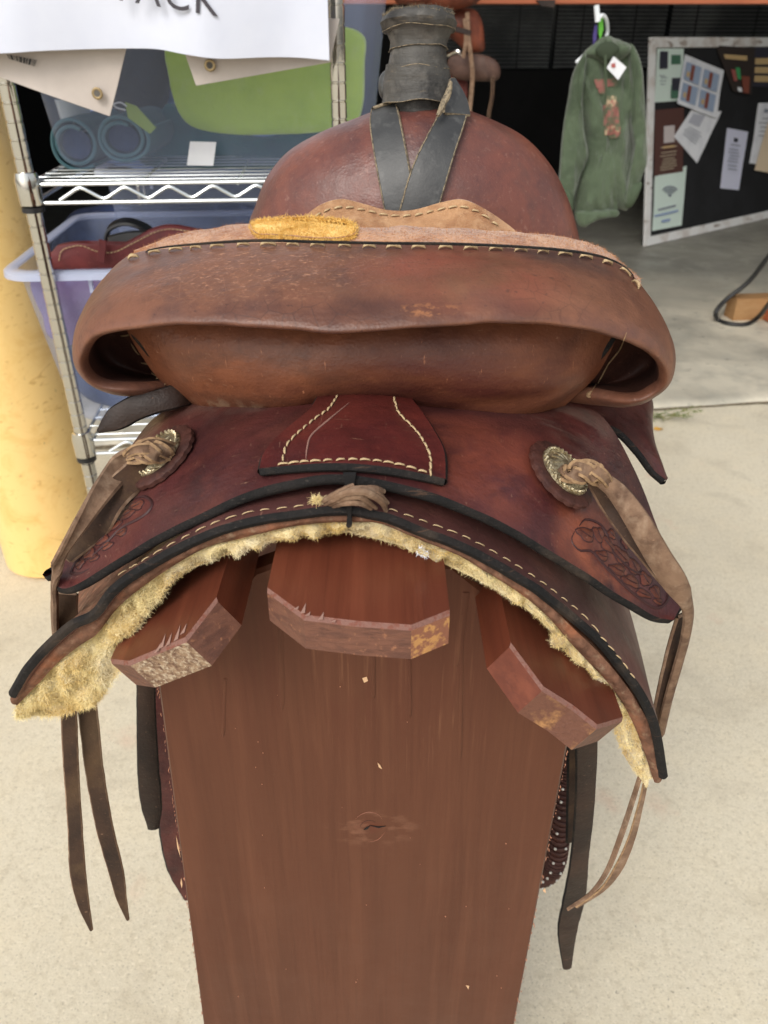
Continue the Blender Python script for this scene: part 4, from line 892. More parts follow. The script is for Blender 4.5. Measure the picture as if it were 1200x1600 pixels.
# --- cantle with rolled edge
St = [(300, 602, .50), (250, 585, .55), (200, 560, .56), (165, 520, .56), (165, 470, .55), (176, 428, .53), (197, 403, .515), (260, 388, .50), (400, 379, .485), (560, 381, .48), (700, 383, .48), (820, 388, .485), (920, 398, .50), (975, 418, .515), (1003, 455, .53), (1020, 500, .55), (1010, 550, .56), (960, 590, .55), (878, 612, .50)]
Et = [(292, 607, .482), (214, 616, .452), (155, 610, .446), (122, 582, .44), (116, 548, .432), (138, 514, .424), (195, 500, .415), (280, 494, .408), (420, 496, .40), (560, 505, .395), (690, 493, .397), (810, 489, .402), (915, 500, .41), (988, 522, .418), (1038, 552, .428), (1051, 588, .438), (1030, 616, .446), (978, 634, .452), (872, 619, .487)]
Jt = [(288, 606, .474), (276, 590, .476), (262, 572, .478), (246, 552, .478), (228, 532, .476), (212, 516, .468), (240, 512, .458), (310, 510, .452), (420, 508, .446), (560, 510, .443), (690, 506, .443), (810, 504, .446), (890, 508, .452), (948, 514, .462), (950, 530, .474), (938, 552, .478), (922, 575, .478), (902, 598, .476), (885, 616, .474)]
Sp, Ep, Jp = PX(St), PX(Et), PX(Jt); cen = P(585, 565, .50); secs = []
for k in range(len(Sp)):
    a, b = Ep[max(0, k-1)], Ep[min(len(Ep)-1, k+1)]; n = (b-a).cross(Sp[k]-Ep[k]).normalized()
    if n.dot((Sp[k]+Ep[k])/2-cen) < 0: n = -n
    s, e, j = Sp[k], Ep[k], Jp[k]; L = (s-e); out = (e-s).normalized()
    bu = .006
    secs.append([s-n*.004, s, s.lerp(e, .2)+n*bu*.5, s.lerp(e, .45)+n*bu*.9, s.lerp(e, .72)+n*bu*.9, s.lerp(e, .92)+n*bu*.35, e-n*.0028+out*.0018, s.lerp(e, .97)-n*.0068, s.lerp(e, .86)-n*.0072, s.lerp(e, .55)-n*.0065, (s.lerp(e, .4)-n*.006).lerp(j, .55), j])
rows = [[sec[c] for sec in secs] for c in range(12)]
g = loft(rows, 260, 90)
g = [[p+Vector((0, wob(p, 28, .0016), wob(p, 22, .0018)+wob(p, 60, .0006))) for p in r] for r in g]
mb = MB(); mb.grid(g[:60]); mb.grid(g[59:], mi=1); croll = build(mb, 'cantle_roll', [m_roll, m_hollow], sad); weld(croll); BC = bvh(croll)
stitches([(208, 405), (240, 397), (300, 390), (400, 385), (500, 386), (600, 389), (700, 390), (800, 393), (880, 399), (940, 410), (973, 425), (992, 446)], BC, croll, .0142, .0082, .0013, m_thread, off=.0012, fallY=.485, yaw=.06)
# dark seam under the stitches
mb = groove([(196, 403), (240, 389), (300, 382), (400, 376), (500, 378), (600, 380), (700, 381), (800, 385), (880, 391), (940, 401), (980, 420), (1002, 452)], BC, croll, .0008, m_edge, -.0006, n=120); build(mb, 'seam_edge', m_edge, croll)
cr_rows = [[(206, 508, .468), (262, 506, .457), (420, 504, .447), (560, 506, .444), (690, 502, .444), (810, 500, .447), (905, 504, .455), (958, 512, .468)],
           [(228, 545, .468), (285, 545, .45), (420, 545, .438), (560, 545, .434), (690, 542, .434), (810, 545, .438), (890, 548, .452), (942, 545, .468)],
           [(252, 578, .47), (310, 588, .45), (420, 592, .438), (560, 584, .434), (690, 588, .434), (800, 598, .438), (885, 590, .455), (920, 578, .47)],
           [(284, 606, .476), (330, 624, .462), (410, 634, .45), (500, 618, .452), (600, 613, .452), (700, 624, .45), (800, 640, .452), (882, 618, .476)],
           [(300, 612, .49), (335, 632, .485), (412, 643, .485), (500, 628, .487), (600, 622, .487), (700, 634, .485), (800, 648, .485), (876, 625, .49)]]
g = loft([PX(r) for r in cr_rows], 160, 50); g = [[p+Vector((0, wob(p, 20, .003), wob(p, 60, .0006))) for p in r] for r in g]
mb = MB(); mb.sheet(g, .006, ek=2, flip=False); cback = build(mb, 'cantle_back', [m_cant, m_edge], sad); BCB = bvh(cback)
# inner dark welt and loose threads in the hollow ends
mb = MB(); mb.tube(crom(PX([(204, 516, .466), (225, 540, .462), (248, 570, .463), (268, 592, .464), (286, 607, .468)]), 30), .0022, 8); build(mb, 'welt', m_edge, croll)
mb = MB(); mb.tube(crom(PX([(962, 516, .466), (948, 540, .462), (925, 570, .463), (902, 598, .464), (880, 620, .468)]), 30), .0028, 8); build(mb, 'welt', m_edge, croll)
stitches([(196, 522), (212, 545), (228, 566), (248, 588), (266, 600)], BC, croll, .011, .008, .0006, m_threadd, off=.0006, fallY=.46, yaw=.9)
mb = groove([(978, 520), (968, 545), (950, 568), (938, 590), (925, 612)], BC, croll, .0006, m_thread, .0005, n=40); build(mb, 'thread', m_threadd, croll)
mb = groove([(925, 612), (920, 617), (924, 620)], BC, croll, .0014, m_thread, .0008, n=10); build(mb, 'thread_knot', m_threadd, croll)
# worn-through patch with yellow foam
BSe = bvh(seat)
fo_ = [(392, 356), (402, 349), (430, 345), (470, 343), (505, 344), (535, 347), (553, 354), (557, 364), (548, 372), (520, 375), (480, 374), (450, 371), (425, 370), (402, 368)]
cl = crom([Vector((x, y, 0)) for x, y in fo_], 48, True); cc = Vector((478, 360, 0)); rows = []
Yc = .507
for k in range(9):
    f = sin(pi/2*k/8); row = []
    for q in cl:
        r_ = cc.lerp(q, max(.02, f)); p, n = hit(r_.x, r_.y, BSe, 0, .51)
        if abs(p.y-.51) > .04: p = P(r_.x, r_.y, .52)
        row.append(p+Vector((0, -.35, .9))*(.0022*math.sqrt(max(0, 1-f*f))+.0008+.0006*noise.noise(p*150)))
    rows.append(row)
rows.append([p-Vector((0, -.003, .004)) for p in rows[-1]])
mb = MB(); mb.grid(rows, closed=True); foam = build(mb, 'foam_padding', m_foam, sad); weld(foam)
mb = fibres(rows, 6500, .0022, .0003, Vector((0, -.6, .5)), .7, 41, sgn=0, out=0); build(mb, 'foam_fuzz', m_fiby, foam, kind='stuff')
ring = [p+Vector((0, -.001, .001)) for p in rows[-2]]; ring2 = [p+Vector((0, -.002, -.002)) for p in ring]
mb = MB(); rr = [.0004+.0003*noise.noise(p*300) for p in ring]; mb.tube(ring+[ring[0]], rr+[rr[0]], 6, caps=False); q = fibres([ring+[ring[0]], ring2+[ring2[0]]], 2600, .0026, .0004, Vector((0, -.4, .5)), .9, 43, out=0); mb.add(q.v, q.f, 1)
build(mb, 'torn_edge', [m_suede2, m_fiby], sad)

# --- rosettes, conchos and saddle strings
def rosette(px, py, R, axn=None, tilt=0):
    p, n = hit(px, py, BJ, .0005)
    if axn is not None: n = (n*(1-tilt)+axn*tilt).normalized()
    q = n.to_track_quat('Z', 'Y'); M = q.to_matrix().to_4x4()
    t = bpy.data.objects.new('rosette', None); COL.objects.link(t); t.parent = sad; t.location = p-sad.location
    g = []
    for (r, z) in ((.001, .0), (R*.9, 0), (R, .0008), (R*1.0, .0032), (R*.95, .0042), (R*.7, .0044), (.001, .0044)):
        g.append([p+M @ Vector((r*(1+(.045*abs(sin(9*a)) if r > R*.8 else 0))*cos(a), r*(1+(.045*abs(sin(9*a)) if r > R*.8 else 0))*sin(a), z)) for a in [2*pi*i/108 for i in range(108)]])
    mb = MB(); mb.grid(g, closed=True); build(mb, 'leather_disc', m_dark2, t)
    c = R*.73; mb = MB(); o = p+n*.0046
    mb.lathe([(c, 0), (c, .001), (c*.93, .0018), (c*.84, .0014), (c*.8, .0022), (c*.5, .0042), (c*.2, .005), (.0005, .005)], 60, o, M=M)
    for i in range(30):     # rope border
        a = 2*pi*i/30; a2 = a+.22; mb.tube([o+M @ Vector((c*.87*cos(a), c*.87*sin(a), .0013)), o+M @ Vector((c*.93*cos((a+a2)/2), c*.93*sin((a+a2)/2), .0026)), o+M @ Vector((c*.99*cos(a2), c*.99*sin(a2), .0013))], [.0005, .001, .0005], 5)
    for i in range(14):      # engraved leaves
        a = 2*pi*i/14; pts = [o+M @ Vector((c*f*cos(a+.5*f), c*f*sin(a+.5*f), .0046-.0032*f*f)) for f in (.3, .45, .6, .74)]; mb.tube(pts, [.0004, .0009, .0008, .0003], 5)
    build(mb, 'concho', m_silver, t)
    return p, n, t
m_dark2 = leather('leather_disc', S(86, 50, 42), S(54, 30, 28), S(112, 68, 54), .6, sc=50)
pR, nR2, tR = rosette(872, 745, .0228, Vector((.55, .45, .7)).normalized(), .2)
pL, nL2, tL = rosette(256, 718, .0232, Vector((-.45, -.6, .65)).normalized(), .0)
def rope(pts, R, r, turns, par, n=3, name='knot_strand', ms=None):
    """strands of soft leather twisted round one another"""
    c = crom([P(*q) for q in pts], 40)
    for k in range(n):
        q = []
        for i, p in enumerate(c):
            t = (c[min(39, i+1)]-c[max(0, i-1)]).normalized(); u = t.cross(Vector((0, .3, 1))).normalized(); w = t.cross(u); a = 2*pi*(k/n+turns*i/39); e = sin(pi*min(1, max(.05, i/39)))**.5
            q.append(p+(u*cos(a)+w*sin(a))*R*e)
        mb = ribbon(q, [r*.5, r*1.6, r*2, r*1.7, r*.8], [(p2-p1).cross(Vector((.2, -1, .4))) if 1 else 0 for p1, p2 in zip(q[:-1:1], q[1:])]+[(q[-1]-q[-2]).cross(Vector((.2, -1, .4)))], r*.9, nu=6, nv=50, curl=r*.35); build(mb, name, [m_string, m_threadd], par)
YR = pR.y-.014
rope([(878, 742, YR), (900, 738, YR-.008), (922, 738, YR-.008), (948, 752, YR-.002)], .0028, .0030, 1.1, tR)
rope([(905, 756, YR), (922, 745, YR-.010), (935, 735, YR-.008), (925, 728, YR-.002)], .0012, .0022, .6, tR, 2)
rope([(893, 730, YR), (918, 731, YR-.006), (940, 742, YR-.010), (958, 762, YR-.004)], .0016, .0022, .7, tR, 2)
YLc = pL.y-.014
rope([(268, 712, YLc), (246, 708, YLc-.008), (224, 706, YLc-.008), (200, 716, YLc-.002)], .0028, .0030, 1.1, tL)
rope([(240, 724, YLc), (230, 710, YLc-.010), (226, 698, YLc-.008), (236, 690, YLc-.002)], .0012, .0022, .6, tL, 2)
rope([(272, 698, YLc+.004), (245, 696, YLc-.006), (220, 700, YLc-.010), (196, 714, YLc-.004)], .0016, .0022, .7, tL, 2)
def string(pts, w, side, name='saddle_string', mats=(m_string, m_string), th=.0028, nv=60, curl=.0):
    sd2 = side if isinstance(side, list) else side
    mb = ribbon([P(*q) for q in pts], w, sd2, th, nu=6, nv=nv, curl=curl); return build(mb, name, list(mats), sad)
# right: from the concho out over the corner, then hanging behind it
string([(930, 742, YR), (962, 765, .385), (995, 810, .37), (1025, 860, .362), (1052, 905, .360), (1070, 945, .366), (1067, 990, .376), (1054, 1040, .386), (1040, 1090, .392), (1028, 1145, .40)], [.004, .007, .010, .0115, .011, .005, .003, .003, .003, .002],
       [Vector((1, 0, 1.2)), Vector((1, -.2, 1.1)), Vector((1, -.4, .8)), Vector((1, -.5, .6)), Vector((1, -.2, .4)), Vector((.8, .9, 0)), Vector((.75, 1, 0)), Vector((.8, 1, 0)), Vector((.8, .9, 0)), Vector((.8, .8, 0))], curl=.002)
string([(925, 748, YR+.004), (955, 790, .395), (990, 835, .382), (1025, 880, .374), (1050, 915, .37)], [.006, .010, .011, .010, .007], Vector((1, .2, .8)), mats=(m_stringd, m_string))
# right inner face where the string hangs behind
string([(1063, 958, .382), (1056, 985, .386), (1046, 1030, .390), (1036, 1075, .394), (1028, 1112, .397), (1024, 1145, .40)], [.007, .009, .0115, .0115, .010, .006], Vector((1, .5, 0)), mats=(m_stringd, m_string))
# left
string([(212, 708, YLc), (190, 728, .41), (160, 768, .385), (125, 825, .366), (97, 872, .360), (82, 905, .364), (81, 940, .376), (83, 1000, .384), (90, 1070, .39)], [.006, .012, .009, .006, .004, .0025, .0025, .0025, .003],
       [Vector((-1, 0, 1)), Vector((-1, -.3, .6)), Vector((-.9, -.7, .4)), Vector((-.8, -.9, .3)), Vector((-.8, -1, 0)), Vector((-.6, 1, 0)), Vector((-.6, 1, 0)), Vector((-.6, 1, 0)), Vector((-.6, 1, 0))], curl=.001)
string([(222, 716, YLc+.004), (195, 760, .40), (160, 808, .385), (130, 846, .378), (108, 874, .372)], [.008, .016, .015, .010, .004], Vector((1, .3, .3)), mats=(m_stringd, m_string))
string([(102, 925, .392), (101, 960, .390), (104, 1030, .385), (108, 1110, .39), (112, 1200, .392), (118, 1290, .392), (122, 1360, .39), (131, 1410, .388), (143, 1450, .388)], [.0135, .014, .0115, .0090, .0088, .0088, .0102, .0075, .0012], Vector((1, .15, 0)), mats=(m_stringd, m_string))
string([(128, 1060, .40), (138, 1110, .40), (148, 1200, .40), (164, 1290, .398), (182, 1360, .396), (190, 1400, .395), (200, 1434, .395)], [.010, .0112, .0112, .011, .0098, .0065, .001], Vector((1, .15, -.06)), mats=(m_stringd, m_string))
string([(1001, 1215, .36), (990, 1250, .362), (970, 1310, .366), (950, 1360, .368), (925, 1395, .37), (888, 1421, .37)], [.0025, .003, .0035, .003, .002, .0015], Vector((.5, -1, .2)), th=.0018)
string([(1009, 1215, .366), (1000, 1255, .366), (985, 1310, .368), (965, 1355, .37), (940, 1388, .372), (900, 1415, .374)], [.0025, .003, .005, .0065, .004, .0015], Vector((1, .1, .2)), mats=(m_string, m_threadd), th=.002)
# --- hanging straps, fenders and stirrup beyond the stand
mb = ribbon(PX([(914, 1120, .47), (915, 1180, .472), (912, 1260, .475), (904, 1340, .478), (896, 1400, .48), (886, 1450, .482), (885, 1508, .485)]), [.0155, .0155, .015, .0155, .0205, .018, .005], Vector((1, .15, 0)), .004, nv=60, curl=.001); build(mb, 'latigo_strap', [m_dark, m_edge], sad)
mb = ribbon(PX([(893, 1120, .50), (894, 1180, .50), (892, 1250, .505), (888, 1312, .51)]), [.011, .011, .010, .006], Vector((1, .4, 0)), .004, nv=30); build(mb, 'latigo_strap', [m_stringd, m_edge], sad)
mb = ribbon(PX([(228, 1040, .50), (229, 1120, .50), (232, 1200, .50), (237, 1255, .50), (240, 1289, .50)]), [.010, .0115, .0145, .0145, .005], Vector((1, .2, 0)), .005, nv=40, curl=.001); build(mb, 'latigo_strap', [m_dark, m_edge], sad)
mb = ribbon(PX([(255, 1040, .56), (262, 1150, .56), (272, 1250, .56), (283, 1340, .56), (296, 1400, .56)]), [.035, .035, .034, .032, .010], Vector((1, .25, 0)), .005, nv=40); build(mb, 'fender', [m_jockey, m_edge], sad)
mb = ribbon(PX([(860, 1120, .62), (856, 1200, .62), (850, 1290, .62)]), [.06, .06, .05], Vector((1, .25, 0)), .005, nv=30); build(mb, 'fender', [m_jockey, m_edge], sad)
# stirrup with laced edge and white beads
stp = bpy.data.objects.new('stirrup', None); COL.objects.link(stp); stp.parent = sad; stp.location = P(865, 1350, .60)-sad.location
pts = crom(PX([(888, 1190, .60), (884, 1230, .60), (876, 1290, .60), (868, 1345, .60), (852, 1368, .602), (820, 1372, .61), (780, 1368, .62)]), 46)
mb = MB(); mb.tube(pts, .0105, 12); build(mb, 'laced_frame', m_dark2, stp)
for k in range(1, 45):
    a, t = pts[k], (pts[k+1]-pts[k-1]).normalized(); s = t.cross(Vector((0, 1, 0))).normalized(); mb = MB()
    mb.tube([a+s*(.0112*cos(q))+Vector((0, 1, 0))*(.0112*sin(q)) for q in [2*pi*i/12 for i in range(13)]], .0019, 5, caps=False); build(mb, 'lacing', m_dark2, stp)
m_bead = mat('bead_white', S(220, 216, 206), .3)
for k in range(6, 44, 3):
    for sg_ in (-1, 1):
        a, t = pts[k], (pts[k+1]-pts[k-1]).normalized(); s = t.cross(Vector((0, 1, 0))).normalized(); mb = MB(); o_ = a+s*sg_*.006+Vector((0, -.0105, 0))
        mb.lathe([(.0017*sin(q), -.0017*cos(q)) for q in [pi*i/6 for i in range(7)]], 10, o_); build(mb, 'bead', m_bead, stp)
# ================================================================= things in the doorway
m_hood = mat('hoodie_green', S(80, 94, 72), .95, [dict(c=S(58, 71, 52), s=7, lo=.42, hi=.66), dict(c=S(100, 114, 92), s=30, lo=.5, hi=.7, f=.4)], [((30, 30, 5), .6, .02), ((70, 70, 12), .5, .008), (300, .4, .002)], sheen=.3)
HY = 3.0
hd = thing('hoodie', P(940, 350, HY), 'olive green hooded sweatshirt with faded horse print on a white hanger', 'hoodie')
def soft(lst, Y, f_, b_, name, m, par, seed=0, fold=.012, nr=12, pw=.5):
    o = PX([(x, y, Y) for x, y in lst]); g = pillow(o, Y, f_, b_, nr=nr, n=90, pw=pw)
    for r in g:
        for p in r: p.y += fold*noise.noise(Vector((p.x*26+seed, 1, p.z*5)))+fold*.5*noise.noise(Vector((p.x*50+p.z*20, seed, p.z*12)))
    mb = MB(); mb.grid(g, closed=True); o_ = build(mb, name, m, par); weld(o_); return o_
body = soft([(944, 66), (925, 80), (905, 100), (898, 130), (905, 200), (903, 270), (898, 335), (908, 354), (922, 350), (937, 341), (952, 340), (964, 337), (966, 326), (981, 328), (985, 300), (990, 230), (996, 160), (1000, 120), (996, 84), (975, 66), (960, 60)], HY, .06, .06, 'torso', m_hood, hd, 1, .03)
soft([(915, 84), (902, 98), (893, 120), (886, 160), (879, 204), (873, 270), (872, 300), (882, 318), (893, 330), (899, 300), (912, 262), (919, 242), (912, 200), (910, 150)], HY-.045, .035, .035, 'sleeve', m_hood, hd, 2, .02)
soft([(984, 70), (998, 88), (1004, 131), (1009, 204), (1010, 248), (1000, 285), (985, 320), (975, 318), (980, 280), (990, 240), (984, 190), (984, 130)], HY-.03, .035, .035, 'sleeve', m_hood, hd, 3, .02)
soft([(912, 84), (928, 68), (946, 56), (962, 60), (985, 72), (975, 90), (950, 100), (925, 92)], HY-.02, .05, .05, 'hood', m_hood, hd, 4, .02)
soft([(898, 335), (908, 354), (937, 342), (964, 338), (964, 328), (935, 328), (905, 330)], HY-.035, .02, .02, 'hem_band', m_hood, hd, 5, .01)
m_rib = mat('hoodie_rib', S(70, 83, 63), .95, [], [((400, 400, 10), .8, .003)])
soft([(871, 296), (888, 292), (897, 310), (893, 332), (882, 322), (873, 312)], HY-.05, .03, .03, 'cuff', m_rib, hd, 6, .004)
soft([(982, 290), (1002, 284), (996, 306), (984, 324), (974, 318)], HY-.035, .03, .03, 'cuff', m_rib, hd, 7, .004)
for lst in ([(912, 88, 3), (906, 110, 3), (903, 140, 3), (908, 170, 3)], [(985, 78, 3), (992, 100, 3), (990, 140, 3), (988, 180, 3)]):
    mb = MB(); mb.tube(crom(PX([(x, y, HY-.075) for x, y, z in lst]), 20), .003, 5); build(mb, 'seam', m_rib, hd)
mb = MB(); mb.grid(pillow(PX([(x, y, HY-.07) for x, y in ((930, 78), (942, 66), (958, 66), (968, 76), (958, 90), (948, 96), (938, 90))]), HY-.07, .012, .01, nr=6, n=40), closed=True); build(mb, 'hood_opening_shade', mat('hood_shadow_cloth', S(52, 62, 46), .95), hd)  # darker pad stands for the shade inside the hood opening
BH = bvh(body)
m_pr1 = mat('print_dusty_red', S(140, 92, 84), .9, [dict(c=S(84, 96, 74), s=34, lo=.44, hi=.54, f=.9)]); m_pr2 = mat('print_cream', S(176, 156, 126), .9, [dict(c=S(140, 84, 78), s=30, lo=.46, hi=.54), dict(c=S(84, 96, 74), s=46, lo=.5, hi=.56, f=.9)])
def decal(lst, m, name, n=10, off=.004):
    a, b, c, d = [Vector((x, y, 0)) for x, y in lst]; g = []
    for j in range(n):
        row = []
        for i in range(n):
            v = a.lerp(b, i/(n-1)).lerp(d.lerp(c, i/(n-1)), j/(n-1)); p = hit(v.x, v.y, BH, off, HY-.06)[0]; row.append(p)
        g.append(row)
    mb = MB(); mb.sheet(g, .002, edge_mi=0, ek=1, flip=True); return build(mb, name, m, body)
decal([(928, 124), (966, 122), (964, 134), (932, 138)], m_pr1, 'print'); decal([(934, 138), (945, 137), (944, 147), (935, 146)], m_pr1, 'print')
decal([(941, 165), (966, 160), (968, 196), (943, 196)], m_pr1, 'print'); decal([(944, 196), (969, 192), (970, 208), (945, 211)], m_pr2, 'print'); decal([(949, 150), (962, 150), (963, 166), (947, 168)], m_pr2, 'print'); decal([(949, 211), (969, 208), (969, 215), (950, 216)], m_pr1, 'print')
mb = MB(); mb.prism(PX([(959, 88, HY-.085), (979, 105, HY-.085), (966, 125, HY-.085), (948, 106, HY-.085)]), Vector((0, .003, 0))); tg = build(mb, 'swing_tag', m_paper, hd, smooth=False)
mb = MB(); mb.prism(PX([(955, 100, HY-.088), (961, 98, HY-.088), (962, 105, HY-.088), (956, 106, HY-.088)]), Vector((0, .001, 0))); build(mb, 'tag_emblem', mat('emblem_red', S(160, 80, 76), .7), tg, smooth=False)
mb = MB(); mb.tube(crom(PX([(946, 62, HY-.06), (946, 100, HY-.085), (947, 140, HY-.09), (946, 160, HY-.088)]), 20), .004, 7); build(mb, 'drawstring', mat('cord_dark_green', S(66, 78, 58), .9), hd)
m_hang = mat('hanger_white', S(224, 230, 234), .4)
hg = thing('clothes_hanger', P(940, 60, HY), 'white plastic hanger hooked over the orange rail holding the hoodie', 'hanger')
mb = MB(); mb.tube(crom(PX([(946, 62, HY), (949, 48, HY), (947, 30, HY-.03), (940, 24, HY-.05), (934, 32, HY-.055)]), 26), .0062, 8)
mb.tube(PX([(934, 34, HY-.055), (932, 8, HY-.055)]), .0085, 8); build(mb, 'hook', m_hang, hg)
mb = MB(); mb.tube(crom(PX([(900, 98, HY), (930, 72, HY), (946, 62, HY), (965, 72, HY), (990, 90, HY)]), 26), .006, 8); build(mb, 'shoulder_bar', m_hang, hg)
mb = MB(); mb.prism(PX([(930, 38, HY-.03), (934, 40, HY-.03), (932, 62, HY-.03), (927, 70, HY-.03), (927, 55, HY-.03)]), Vector((0, .01, 0))); props(build(mb, 'ribbon', mat('ribbon_purple', S(70, 58, 120), .7), smooth=False, origin=P(930, 60, HY)), 'purple ribbon hanging behind the white hanger hook', 'ribbon')
mb = MB(); mb.prism(PX([(936, 30, HY-.02), (942, 26, HY-.02), (943, 45, HY-.02), (938, 62, HY-.02), (935, 50, HY-.02)]), Vector((0, .01, 0))); props(build(mb, 'ribbon', mat('ribbon_green', S(110, 200, 70), .7), smooth=False, origin=P(940, 60, HY)), 'bright green ribbon inside the white hanger hook', 'ribbon')

# saddle on the rail behind the horn
m_or = leather('leather_orange', S(128, 62, 40), S(60, 32, 24), S(166, 88, 58), .5, sc=9)
m_br = leather('leather_grey_brown', S(92, 66, 56), S(60, 42, 36), S(120, 92, 78), .6)
bs = thing('hanging_saddle', P(730, 150, 2.9), 'orange brown saddle hanging on the rail behind the saddle horn', 'saddle')
def flapB(lst, Y, f_, name, m, seed, fold=.01): return soft(lst, Y, f_, .02, name, m, bs, seed, fold, nr=8)
flapB([(615, -30), (700, -40), (760, -20), (748, 2), (728, 12), (700, 17), (672, 12), (650, 5), (620, 5)], 2.86, .05, 'seat', m_or, 1)
flapB([(640, 10), (700, 14), (738, 14), (752, 30), (757, 60), (755, 80), (730, 82), (712, 66), (700, 60), (660, 60)], 2.90, .03, 'skirt', m_or, 2)
flapB([(705, 88), (740, 84), (768, 90), (781, 105), (778, 124), (755, 127), (715, 124), (700, 110)], 2.88, .02, 'fender', m_br, 3)
flapB([(690, 120), (725, 122), (731, 140), (727, 165), (715, 180), (700, 165)], 2.92, .02, 'stirrup_leather', leather('leather_dusk_red', S(120, 62, 56), S(90, 44, 42), S(136, 76, 66), .6), 4)
mb = MB(); mb.tube(crom(PX([(700, 86, 2.9), (715, 80, 2.88), (720, 90, 2.88), (712, 98, 2.88), (700, 96, 2.9)]), 20), .006, 8); build(mb, 'ring', m_chrome, bs)
mb = ribbon(PX([(730, 20, 2.85), (732, 60, 2.84), (738, 110, 2.84), (736, 150, 2.84), (733, 178, 2.84)]), .011, Vector((1, 0, 0)), .004, nv=30); build(mb, 'saddle_string', [m_string, m_string], bs)
mb = ribbon(PX([(726, 30, 2.85), (728, 60, 2.84), (724, 90, 2.84)]), .009, Vector((1, 0, 0)), .004, nv=20); build(mb, 'saddle_string', [m_string, m_string], bs)
mb = ribbon(PX([(770, 120, 2.85), (769, 150, 2.85), (764, 175, 2.85), (763, 194, 2.85)]), .008, Vector((1, 0, 0)), .004, nv=20); build(mb, 'saddle_string', [m_stringd, m_string], bs)
mb = ribbon(PX([(700, 42, 2.84), (735, 52, 2.84)]), .012, Vector((0, 0, 1)), .004, nv=8); build(mb, 'buckle_strap', [m_dark, m_edge], bs)
# something red behind the wrap, left

# ----------------------------------------------------------------- notice board leaning in the doorway
bo = Vector((P(1003, 390, 5.4).x, 5.4, .022)); w1 = Vector((1.24, .98, 0)).normalized()
up = (Vector((-.62, .78, 0)).normalized()*.165+Vector((0, 0, 1))).normalized(); bnn = w1.cross(up).normalized()
if bnn.y > 0: bnn = -bnn
HB = 1.2; WB = 2.4
brd = thing('notice_board', bo, 'black notice board in a chipped white frame leaning with pinned papers', 'notice board')
def BP3(s, h, o=0): return bo+w1*s+up*h+bnn*o
def bbox(s0, s1, h0, h1, o0, o1, name, m, par=None):
    mb = MB(); vs = [BP3(s, h, o) for o in (o0, o1) for h in (h0, h1) for s in (s0, s1)]
    mb.add(vs, [(0, 2, 3, 1), (4, 5, 7, 6), (0, 1, 5, 4), (2, 6, 7, 3), (0, 4, 6, 2), (1, 3, 7, 5)]); return build(mb, name, m, par or brd, smooth=False)
m_bf = mat('chipped_white_frame', S(222, 222, 220), .6, [dict(c=S(120, 100, 84), s=(9, 9, 22), lo=.58, hi=.64, f=.8), dict(c=S(190, 180, 172), s=6, lo=.45, hi=.65)], [(40, .4, .003)])
m_bb = mat('black_felt', S(17, 18, 20), .85, [dict(c=S(26, 27, 30), s=6, lo=.4, hi=.6)])
fw = .055
bbox(.01, WB-.01, .01, HB-.01, -.01, .004, 'felt', m_bb)
bbox(0, fw, 0, HB, .0045, .022, 'frame_side', m_bf); bbox(WB-fw, WB, 0, HB, .0045, .022, 'frame_side', m_bf)
bbox(fw+.001, WB-fw-.001, 0, fw, .0045, .021, 'frame_rail', m_bf); bbox(fw+.001, WB-fw-.001, HB-fw, HB, .0045, .021, 'frame_rail', m_bf)
def bpix(x, y, o): return Pp(x, y, bo+bnn*o, bnn)
def paper(lst, m, label, cat, o=.012, name='paper_notice', group=None, curl=.0):
    q = [bpix(x, y, o) for x, y in lst]; mb = MB(); g = []
    for j in range(9):
        row = []
        for i in range(9):
            p = q[0].lerp(q[1], i/8).lerp(q[3].lerp(q[2], i/8), j/8); row.append(p+bnn*(.012*curl*((j/8)**2)+.004*noise.noise(p*6)))
        g.append(row)
    mb.sheet(g, .0012, edge_mi=0, ek=1); c = sum(q, Vector())/4
    return props(build(mb, name, m, origin=c), label, cat, group)
def marks(lst, m, par, o=.02, name='printed_mark'):
    mb = MB()
    for poly in lst: mb.prism([bpix(x, y, o) for x, y in poly], -bnn*.001)
    return build(mb, name, m, par, smooth=False)
def quad(q, u0, u1, v0, v1):
    f = lambda u, v: (q[0][0]*(1-u)*(1-v)+q[1][0]*u*(1-v)+q[2][0]*u*v+q[3][0]*(1-u)*v, q[0][1]*(1-u)*(1-v)+q[1][1]*u*(1-v)+q[2][1]*u*v+q[3][1]*(1-u)*v)
    return [f(u0, v0), f(u1, v0), f(u1, v1), f(u0, v1)]
def flat(name, *c): return mat(name, S(*c), .7)
m_mint, m_grey, m_brn, m_blu, m_yel = flat('paper_mint', 206, 222, 212), flat('ink_grey', 128, 134, 146), flat('paper_brown', 84, 54, 48), flat('ink_blue', 132, 150, 190), flat('paper_tan', 196, 168, 120)
m_dkg, m_drk, m_red, m_crm = flat('ink_green', 70, 110, 88), flat('ink_dark_picture', 50, 50, 62), flat('ink_rust', 130, 72, 56), flat('ink_cream', 190, 176, 150)
def lines(q, rows, m, par, u0=.12, u1=.88, o=.02, hh=.012, seed=1):
    rnd = random.Random(seed); L = []
    for v in rows: e = rnd.uniform(0, .12); L.append(quad(q, u0+e, u1-rnd.uniform(0, .12), v, v+hh))
    marks(L, m, par, o, 'printed_text')
q = [(1027, 76), (1068, 76), (1067, 157), (1023, 160)]; p = paper(q, m_mint, 'pale leaflet with purple and green pictures at the top left of the board', 'leaflet', .012)
marks([quad(q, .12, .42, .05, .38)], m_drk, p); marks([quad(q, .55, .9, .12, .3)], m_dkg, p); marks([quad(q, .58, .95, .7, .95)], m_dkg, p); marks([quad(q, .6, .95, .56, .8)], m_drk, p, .021); lines(q, [.5, .54, .6, .66], m_grey, p, .1, .45)
